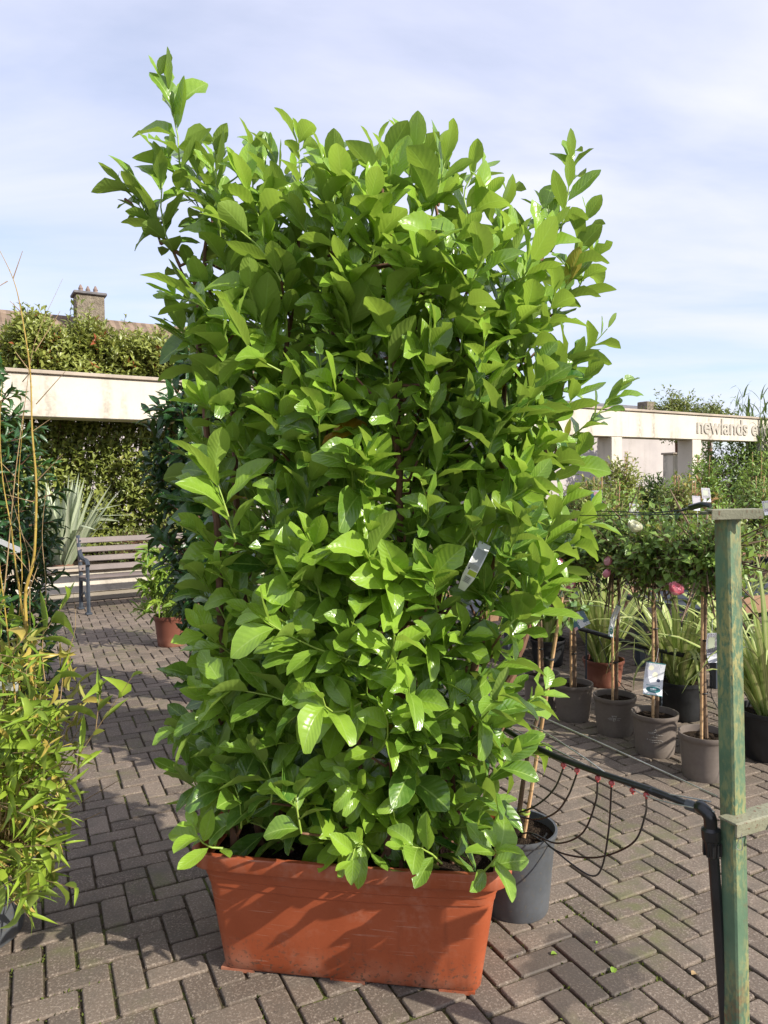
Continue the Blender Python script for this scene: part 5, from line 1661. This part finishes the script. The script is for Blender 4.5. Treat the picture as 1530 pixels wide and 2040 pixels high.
cA, aA, nA = bA
for i, (t_, n_, lab, m_, ti) in enumerate(((-0.95, -0.2, 'small leafy shrub at the left end of the right hand bench', 'olive_leaf', 0.5), (-0.45, 0.15, 'second shrub on the right hand bench with a white label', 'bright_leaf', 0.4), (0.1, -0.15, 'rust brown drying shrub on the right hand bench', 'red_leaf', 0.5), (0.65, 0.1, 'last green shrub on the right hand bench', 'olive_leaf', 0.4))):
    potted_shrub(lab, cA + aA * t_ + nA * n_, 0.605, 0.24, 0.62 if i == 2 else 0.42, M[m_], ti, 200 + i, 0.12, 0.2, 150, 0.06, 0.45, [card_grey, card_dark, None, card_grey][i], canes=1, yellow=0.05)
cB, aB, nB = bB
rowB = (('olive_leaf', 0.75, 0.42, 'yellowish twiggy shrub at the left end of the middle bench', card_grey, 1), ('rose_leaf', 0.6, 0.38, 'dark leaved climber second from the left on the middle bench', card_dark, 2), ('olive_leaf', 0.6, 0.45, 'slim olive shrub with pink picture card on the middle bench', card_pink, 2), ('bright_leaf', 0.35, 0.40, 'fresh green shrub at the centre of the middle bench', card_grey, 1),
        ('olive_leaf', 0.4, 0.46, 'rounded olive shrub right of centre on the middle bench', card_dark, 1), ('red_leaf', 0.7, 0.40, 'bronze tinted shrub on the middle bench near the green post', card_grey, 1), ('rose_leaf', 0.7, 0.44, 'dark green shrub behind the post cap on the middle bench', card_grey, 1), ('olive_leaf', 0.5, 0.42, 'small leaved shrub near the right end of the middle bench', card_dark, 1), ('bright_leaf', 0.4, 0.45, 'leafy green shrub at the right end of the middle bench', None, 1))
for i, (m_, ti, ht, lab, cm, cn) in enumerate(rowB):
    potted_shrub(lab, cB + aB * (-2.2 + 0.55 * i) + nB * (0.12 if i % 2 else -0.15), 0.455, 0.27, ht + 0.42, M[m_], min(1, ti + 0.15), 220 + i, 0.12, 0.2, 190, 0.06, 0.45, cm, canes=cn + 1, yellow=0.06, card_h=0.60 + 0.07 * (i % 3))
cC, aC, nC = bC
rowC = (('rose_leaf', 0.65, 0.75, 'dark bushy shrub at the left end of the far bench'), ('olive_leaf', 0.8, 0.95, 'yellow green shrub second from left on the far bench'), ('olive_leaf', 0.45, 0.8, 'grey green shrub by the left hand cream column'), ('olive_leaf', 0.95, 1.2, 'tall golden twiggy shrub between the two cream columns'), ('rose_leaf', 0.6, 0.85, 'dark green shrub below the inner cream pillar'),
        ('bright_leaf', 0.35, 1.15, 'bright green shrub just under the lettering'), ('bright_leaf', 0.5, 1.2, 'tall bright green shrub reaching the beam under the lettering'), ('bright_leaf', 0.45, 1.1, 'bright green shrub near the right end of the far bench'), ('bright_leaf', 0.35, 1.15, 'bright green shrub at the right end of the far bench'))
for i, (m_, ti, ht, lab) in enumerate(rowC):
    potted_shrub(lab, cC + aC * (-3.3 + 0.82 * i) + nC * (0.15 if i % 2 else -0.15), 0.455, 0.40, ht, M[m_], ti, 240 + i, 0.14, 0.24, 260, 0.085, 0.38, None, canes=2, yellow=0.06 if m_ != 'bright_leaf' else 0.0, tl=0.3)

# black parasol-like dark foliage, trees and reeds beyond the wall
def far_tree(name, label, px, py, Y, r, mat, tint, seed, ntw=500, leaf=0.16, trunk_h=None, **kw):
    c = at(px, py, Y)
    rng = np.random.RandomState(seed)
    o = thing(name, label, 'tree', (c[0], c[1], 0), 'trees beyond the cream wall')
    MB().tube(smooth_path([(c[0], c[1], 0), (c[0] + 0.1, c[1], c[2] * 0.5), (c[0], c[1], c[2])], 4), list(np.linspace(0.14, 0.05, 9)), 8).build('trunk', M['bark'], o)
    for k in range(5):
        u = unit(rng.normal(size=3)); u[2] = abs(u[2])
        MB().tube([np.array([c[0], c[1], c[2] - r[2] * 0.5]), c + u * np.array(r) * 0.7], [0.05, 0.015], 5).build('limb', M['bark'], o)
    bush(o, c, r, ntw, 6, leaf, 0.4, mat, rng, tint, 0.5, T_LOW, twig_mat=M['bark'], wild=1.2, lump=0.4, shell=0.25, **kw)
far_tree('garden_tree', 'rounded olive tree rising above the cream beam', 1345, 830, 27, (0.95, 0.9, 1.0), M['olive_leaf'], 0.5, 301)
far_tree('garden_tree', 'lower green bush topping the beam left of the reeds', 1410, 835, 26, (1.1, 0.9, 0.65), M['olive_leaf'], 0.3, 302)
rng = np.random.RandomState(310)
for i, (px, py) in enumerate(((1480, 850), (1515, 850), (1560, 845))):
    c = at(px, py, 20.5)
    o = thing('reed_clump', ('reed clump showing above the lettering', 'tallest reed clump above the right end of the beam', 'reed clump at the edge of the picture beyond the beam')[i], 'reeds', (c[0], c[1], 0), 'reeds beyond the cream wall')
    for k in range(4):
        q = np.array([c[0] + rng.normal(0, 0.15), c[1] + rng.normal(0, 0.15), 0])
        top = q + np.array([rng.normal(0, 0.2), rng.normal(0, 0.2), 3.3 + rng.uniform(0, 0.9)])
        MB().tube([q, (q + top) / 2, top], [0.018, 0.014, 0.004], 6).build('cane', M['green_stem'], o)
        for j in range(4):
            blades(o, q + (top - q) * (0.66 + 0.1 * j), 3, 0.75, 0.045, rng, M['grass_blade'], 0.9, 0.9, seg=6)

# dark planting under the beam at the far right and behind the columns
rng = np.random.RandomState(320)
for i, (px, Y, w_, h_, lab) in enumerate(((1180, 21, 1.6, 1.5, 'shadowed shrub behind the left hand cream column'), (1310, 22, 1.5, 1.6, 'shadowed shrub behind the gap between the columns'), (1450, 20.5, 2.2, 2.7, 'shadowed shrub behind the wall under the lettering'), (1550, 20.5, 2.0, 2.8, 'shadowed shrub behind the wall at the edge of the picture'))):
    c = at(px, 960, Y)
    o = thing('background_shrub', lab, 'shrub', (c[0], c[1], 0), 'shrubs behind the cream wall')
    bush(o, (c[0], c[1], h_ * 0.55), (w_ * 0.6, 0.6, h_ * 0.55), 520, 6, 0.15, 0.35, M['rose_leaf'], rng, 0.5, 0.35, T_LOW, twig_mat=M['bark'], shell=0.3)

# ================================================================== DARK LAUREL IN A POT BEHIND THE TROUGH
c = gp(400, 1405) + np.array([0.08, 0.15, 0])
rng = np.random.RandomState(401)
o = thing('potted_laurel', 'dark narrow leaved laurel in a brown pot behind the big laurel', 'laurel', c)
pot(o, c, 0.19, 0.15, 0.34, M['terra_pot'], 0.03)
for k in range(5):
    q = c + np.array([rng.normal(0, 0.05), rng.normal(0, 0.05), 0.3])
    MB().tube(smooth_path([q, q + np.array([rng.normal(0, .1), rng.normal(0, .1), 0.8]), q + np.array([rng.normal(0, .2), rng.normal(0, .2), 2.0])], 4), list(np.linspace(0.016, 0.005, 9)), 7).build('stem', M['bark'], o)
lvb = Lv()
n = 330
u = unit(rng.normal(size=(n, 3)))
zc = rng.uniform(0.42, 2.55, n)
wr = np.interp(zc, [0.4, 0.7, 1.4, 2.1, 2.6], [0.16, 0.30, 0.47, 0.42, 0.24])
ang = rng.uniform(0, 6.28, n)
rr = wr * rng.uniform(0.55, 1.05, n)
tip = np.c_[c[0] + rr * np.cos(ang), c[1] + rr * np.sin(ang), zc]
d = unit(np.c_[np.cos(ang), np.sin(ang), np.full(n, 0.65)] + rng.normal(0, 0.25, (n, 3)))
base = tip - d * rng.uniform(0.16, 0.26, n)[:, None]
twig_leaves(lvb, base, tip, 8, rng, 0.13, 0.33, 0.45 + rng.normal(0, 0.2, n), 80, 30, 0.5, 0.1, droop=0.15)
arr = lvb.arrays(); arr[5] = np.clip(arr[5], 0, 1)
emit(arr, T_MID, M['laurel_dark'], o, single=200, seed=9)
twigs_obj([(base, tip, 0.004, 0.002), (np.c_[np.full(n, c[0]), np.full(n, c[1]), base[:, 2] - 0.15], base, 0.007, 0.004)], M['bark'], o)

# ================================================================== SECOND LAUREL ADDED BEHIND THE FIRST TO SHADE THE PATH AND FILL ITS GAPS
c = np.array([-0.18, 3.95, 0])
rng = np.random.RandomState(405)
o = thing('potted_laurel', 'added second laurel hidden behind the big laurel to shade the path', 'laurel', c)
pot(o, c, 0.24, 0.19, 0.36, M['black_pot'], 0.03)
for k in range(5):
    q = c + np.array([rng.normal(0, 0.06), rng.normal(0, 0.06), 0.3])
    MB().tube(smooth_path([q, q + np.array([rng.normal(0, .15), rng.normal(0, .1), 0.8]), q + np.array([rng.normal(0, .3), rng.normal(0, .1), 1.9])], 4), list(np.linspace(0.018, 0.005, 9)), 7).build('stem', M['bark'], o)
lvb = Lv()
n = 300
zc = rng.uniform(0.42, 2.75, n)
ang = rng.uniform(0, 6.28, n)
rr = rng.uniform(0.4, 1.0, n)
tip = np.c_[c[0] + 0.66 * rr * np.cos(ang), c[1] + 0.36 * rr * np.sin(ang), zc]
d = unit(np.c_[np.cos(ang), np.sin(ang), np.full(n, 0.8)] + rng.normal(0, 0.25, (n, 3)))
base = tip - d * rng.uniform(0.2, 0.32, n)[:, None]
twig_leaves(lvb, base, tip, 8, rng, 0.15, 0.42, 0.45 + rng.normal(0, 0.2, n), 75, 28, 0.5, 0.1, droop=0.1)
arr = lvb.arrays(); arr[5] = np.clip(arr[5], 0, 1)
emit(arr, T_MID, M['laurel'], o, seed=19)
twigs_obj([(base, tip, 0.004, 0.002), (np.c_[np.full(n, c[0]), np.full(n, c[1]), base[:, 2] - 0.2], base, 0.007, 0.004)], M['bark'], o)

# ================================================================== NANDINA IN TERRACOTTA POT ON THE PATH
c = gp(335, 1290) + np.array([0, 0.12, 0])
rng = np.random.RandomState(411)
o = thing('potted_bamboo', 'small feathery bamboo in a terracotta pot beside the path', 'pot plant', c)
pot(o, c, 0.165, 0.13, 0.30, M['terra_pot'], 0.035)
lvb = Lv()
n = 90
ang = rng.uniform(0, 6.28, n)
tip = np.c_[c[0] + np.cos(ang) * rng.uniform(0.05, 0.42, n), c[1] + np.sin(ang) * rng.uniform(0.05, 0.42, n), rng.uniform(0.35, 0.95, n)]
base = np.c_[c[0] + (tip[:, 0] - c[0]) * 0.5, c[1] + (tip[:, 1] - c[1]) * 0.5, tip[:, 2] + rng.uniform(-0.1, 0.08, n)]
twig_leaves(lvb, base, tip, 8, rng, 0.13, 0.13, 0.35 + rng.normal(0, 0.2, n), 60, 20, 0.4, 0.1, droop=0.5)
arr = lvb.arrays(); arr[5] = np.clip(arr[5], 0, 1)
emit(arr, T_BAMB, M['bamboo_leaf'], o, single=60, seed=10)
root = np.c_[np.full(n, c[0]), np.full(n, c[1]), np.full(n, 0.27)] + rng.normal(0, 0.04, (n, 3)) * np.array([1, 1, 0])
twigs_obj([(root, base, 0.004, 0.003), (base, tip, 0.003, 0.0015)], M['green_stem'], o, 'culms')

# ================================================================== DARK SHRUB AT THE LEFT EDGE
c = np.array([-2.78, 4.75, 0])
rng = np.random.RandomState(421)
o = thing('dark_shrub', 'tall dark green shrub with narrow leaves at the left edge', 'shrub', c)
pot(o, c, 0.24, 0.19, 0.32, M['black_pot'], 0.03)
for k in range(5):
    q = c + np.array([rng.normal(0, 0.06), rng.normal(0, 0.06), 0.28])
    MB().tube(smooth_path([q, q + np.array([rng.normal(0, .12), rng.normal(0, .12), 0.9]), q + np.array([rng.normal(0, .25), rng.normal(0, .25), 1.9])], 4), list(np.linspace(0.02, 0.006, 9)), 7).build('stem', M['bark'], o)
n = 560
zc = rng.uniform(0.18, 2.45, n)
wr = np.interp(zc, [0.15, 0.6, 1.2, 1.6, 2.2, 2.5], [0.56, 0.68, 0.70, 0.60, 0.44, 0.26])
ang = rng.uniform(0, 6.28, n)
rr = wr * (0.5 + 0.5 * rng.uniform(0, 1, n) ** 0.6) * (1 + 0.1 * np.sin(3 * ang + zc * 4))
tip = np.c_[c[0] + rr * np.cos(ang), c[1] + rr * np.sin(ang), zc]
d = unit(np.c_[np.cos(ang), np.sin(ang), np.full(n, 0.35)] + rng.normal(0, 0.3, (n, 3)))
base = tip - d * rng.uniform(0.18, 0.28, n)[:, None]
lvb = Lv()
twig_leaves(lvb, base, tip, 10, rng, 0.105, 0.24, 0.4 + rng.normal(0, 0.2, n), 70, 25, 0.4, 0.1, droop=0.45)
arr = lvb.arrays(); arr[5] = np.clip(arr[5], 0, 1)
emit(arr, T_MID, M['shrub_dark'], o, single=150, seed=11)
twigs_obj([(base, tip, 0.004, 0.002), (np.c_[np.full(n, c[0]), np.full(n, c[1]), base[:, 2] - 0.2], base, 0.008, 0.004)], M['bark'], o)

# ================================================================== YELLOW CANE BAMBOO AT THE LEFT
rng = np.random.RandomState(431)
bc0 = np.array([gp(8, 1905)[0] - 0.16, gp(8, 1905)[1] + 0.12, 0])
bam = thing('yellow_bamboo', 'yellow caned bamboo with lime leaves in a black pot at left', 'bamboo', bc0)
pot(bam, bc0, 0.185, 0.15, 0.30, M['grey_pot'], 0.025)
root = bc0 + np.array([0.05, 0.03, 0.27])
canes = [
    ([(62, 1400), (50, 1200), (64, 1130), (70, 1080), (72, 960), (64, 860), (60, 740), (42, 620), (26, 555), (-5, 490)], 2.34, 0.0066),
    ([(66, 1390), (44, 1215), (28, 1100), (22, 1050), (6, 960), (0, 860), (4, 760)], 2.38, 0.0052),
    ([(70, 1410), (60, 1240), (58, 1120), (40, 1050), (8, 940)], 2.36, 0.003),
    ([(90, 1420), (84, 1300), (92, 1180), (84, 1060), (98, 930)], 2.40, 0.0030),
    ([(30, 1420), (14, 1250), (-6, 1080), (-20, 900)], 2.30, 0.0048),
    ([(110, 1440), (128, 1330), (150, 1250), (146, 1180)], 2.32, 0.0026),
    ([(40, 1430), (34, 1290), (44, 1150), (36, 980), (48, 820)], 2.44, 0.0042),
    ([(-4, 1260), (8, 1180), (18, 1080), (30, 950), (50, 800), (70, 680), (125, 555)], 2.46, 0.0035),
]
for pts, Y, r in canes:
    W3 = [at(p[0], p[1], Y) for p in pts]
    path = smooth_path([root + (W3[0] - root) * 0.0, root + (W3[0] - root) * 0.5] + W3, 4)
    rr_ = list(np.linspace(r, r * 0.12, len(path)))
    MB().tube(path, rr_, 8).build('cane', M['yellow_cane'] if r > 0.0035 else M['dry_twig'], bam)
    for k in range(6, len(path) - 2, 5):
        MB().lathe(path[k], [(rr_[k] * 1.0, -0.003), (rr_[k] * 1.28, 0), (rr_[k] * 1.0, 0.003)], 8).build('node', M['yellow_cane'], bam)
# bare side twigs on the upper canes
segs_a, segs_b = [], []
for (a, b_, Y) in (((26, 555), (45, 500), 2.34), ((70, 700), (120, 620), 2.36), ((40, 620), (20, 600), 2.34), ((72, 805), (130, 740), 2.34), ((64, 860), (100, 835), 2.34), ((72, 960), (125, 905), 2.34), ((60, 740), (30, 700), 2.34), ((20, 1050), (45, 1010), 2.37), ((68, 1100), (30, 1045), 2.34),
                   ((66, 1000), (10, 985), 2.34), ((50, 1200), (78, 1120), 2.34), ((28, 1100), (75, 1160), 2.36), ((64, 1130), (85, 1080), 2.33), ((15, 560), (-10, 575), 2.34), ((30, 950), (0, 920), 2.4), ((45, 760), (62, 740), 2.36)):
    segs_a.append(at(*a, Y)); segs_b.append(at(*b_, Y + rng.normal(0, 0.03)))
twigs_obj([(np.array(segs_a), np.array(segs_b), 0.0018, 0.0008)], M['dry_twig'], bam, 'side_twigs', 5)
# leafy sprays
lvb = Lv()
BB, TT, LL, TI = [], [], [], []
def spray(b, t, Y, Y2, L, tint):
    BB.append(at(b[0], b[1], Y)); TT.append(at(t[0], t[1], Y2)); LL.append(L); TI.append(tint)
for i in range(270):
    py = rng.uniform(1190, 1790)
    if py < 1420 and rng.uniform() < 0.62: continue
    xr = np.interp(py, [1190, 1350, 1450, 1600, 1750, 1800], [60, 95, 130, 125, 105, 60])
    px = rng.uniform(-120, xr)
    Y = rng.uniform(2.12, 2.60)
    dx, dy = rng.uniform(-40, 90), rng.uniform(-70, 60)
    spray((px - 20 - dx * 0.4, py - dy * 0.4), (px + dx * 0.4, py + dy * 0.4), Y, Y + rng.normal(-0.05, 0.07), rng.uniform(0.06, 0.105), np.interp(py, [1190, 1420, 1560], [0.3, 0.6, 0.75]) + rng.normal(0, 0.18))
for (b, t, Y, Y2, L, ti) in (((120, 1560), (262, 1350), 2.2, 2.1, 0.10, 0.75), ((190, 1460), (200, 1370), 2.14, 2.1, 0.10, 0.6), ((60, 1640), (175, 1510), 2.2, 2.08, 0.10, 0.8), ((40, 1740), (150, 1770), 2.2, 2.08, 0.10, 0.85), ((30, 1600), (150, 1560), 2.2, 2.1, 0.10, 0.7), ((20, 1690), (130, 1680), 2.2, 2.1, 0.10, 0.8), ((10, 1760), (60, 1830), 2.25, 2.15, 0.10, 0.8),
                             ((60, 1420), (120, 1340), 2.25, 2.2, 0.13, 0.6), ((60, 1300), (130, 1200), 2.32, 2.28, 0.11, 0.55), ((10, 1500), (110, 1500), 2.2, 2.1, 0.13, 0.75)):
    spray(b, t, Y, Y2, L, ti)
BB, TT, LL, TI = np.array(BB), np.array(TT), np.array(LL), np.array(TI)
twig_leaves(lvb, BB, TT, 5, rng, LL, 0.12, TI, 62, 22, 0.3, 0.25, droop=0.25, tip_young=0.2)
# dry straw-like stalks and yellowed leaves
n = 330
px = rng.uniform(-60, 190, n); py = rng.uniform(1250, 1760, n)
keep = px < np.interp(py, [1250, 1400, 1500, 1760], [110, 190, 160, 100])
q = np.array([at(a, b_, y_) for a, b_, y_ in zip(px[keep], py[keep], rng.uniform(2.15, 2.6, keep.sum()))])
m_ = len(q)
lvb.add(q, rng.normal(0, 0.7, (m_, 3)) + np.array([0, 0, -0.25]), rng.normal(size=(m_, 3)), rng.uniform(0.05, 0.09, m_), rng.uniform(0.005, 0.010, m_), 1.35)
arr = lvb.arrays()
arr[5] = np.where(arr[5] > 1.2, 1.4, np.clip(arr[5], 0, 1.05))
arr[5] = np.where(rng.uniform(0, 1, len(arr[5])) < 0.025, 1.4, arr[5])
emit(arr, T_BAMB, M['bamboo_leaf'], bam, single=300, seed=12)
attach = root + (BB - root) * 0.35 + rng.normal(0, 0.03, BB.shape)
attach[:, 2] = np.maximum(attach[:, 2], 0.27)
twigs_obj([(BB, TT, 0.0016, 0.0009), (attach, BB, 0.0022, 0.0016), (root + rng.normal(0, 0.03, BB.shape) * np.array([1, 1, 0]), attach, 0.003, 0.0022)], M['dry_twig'], bam, 'twigs', 4)
n = 260
a_ = root + rng.normal(0, 0.07, (n, 3)) * np.array([1, 1, 0.2]) + np.array([0.02, -0.05, 0])
b_ = a_ + np.c_[rng.normal(0.02, 0.14, n), rng.normal(-0.06, 0.10, n), rng.uniform(0.1, 0.62, n)]
twigs_obj([(a_, b_, 0.0022, 0.0012)], M['dry_twig'], bam, 'dry_stalks', 4)

# white tags in the plants at the left edge
for (lab, px, py, Y, w_, h_, an) in (('white plant tag lying across the bamboo stems lower left', 4, 1366, 2.30, 0.10, 0.026, 0.16), ('white plant tag leaning in the dark shrub upper left', 8, 1082, 4.0, 0.19, 0.030, 0.45)):
    c = at(px, py, Y)
    o = thing('plant_tag', lab, 'tag', c)
    ex = np.array([math.cos(an), 0.05, -math.sin(an)]); ey = np.array([math.sin(an), -0.2, math.cos(an)])
    ey = unit(ey - unit(ex) * (unit(ex) @ ey))
    card(o, 'tag_strip', c, ex, ey, w_, h_, M['white_card'], 0.0012)
    MB().tube([c - unit(ex) * w_ * 0.5, c - unit(ex) * (w_ * 0.5 + 0.03), c - unit(ex) * (w_ * 0.5 + 0.04) + np.array([0, 0.02, -0.03])], 0.001, 4).build('loop', M['white_card'], o)

# ================================================================== FALLEN LEAVES ON THE PAVING
rng = np.random.RandomState(500)
for i, (px, py, lab) in enumerate(((1223, 1927, 'small torn green leaf on the dark damp paving'), (1098, 1901, 'small pale green leaf lying near the grey pot'), (1190, 1875, 'tiny leaf scrap on the damp paving stain'), (148, 1768, 'dry leaf scrap on the shaded paving by the bamboo'), (1378, 1942, 'round grey dead leaf on the paving near the post'))):
    q = gp(px, py, 0.004)
    a = rng.uniform(0, 6.28)
    L = [0.028, 0.026, 0.012, 0.016, 0.030][i]
    D = np.array([[math.cos(a), math.sin(a), 0.12]])
    arr = [q[None], unit(D), np.array([[0.1, 0, 1.0]]), np.array([L]), np.array([L * 0.75]), np.array([0.8])]
    V, Q, U, T = leaf_arrays(np.array([0]), arr, np.array([1]), T_MID)
    o = link('fallen_leaf', raw_mesh('fallen_leaf', V - q, Q, U, T), M['laurel'] if i < 3 else M['dry_twig'])
    o.location = q
    tag(o, lab, 'leaf', 'leaf scraps on the paving')
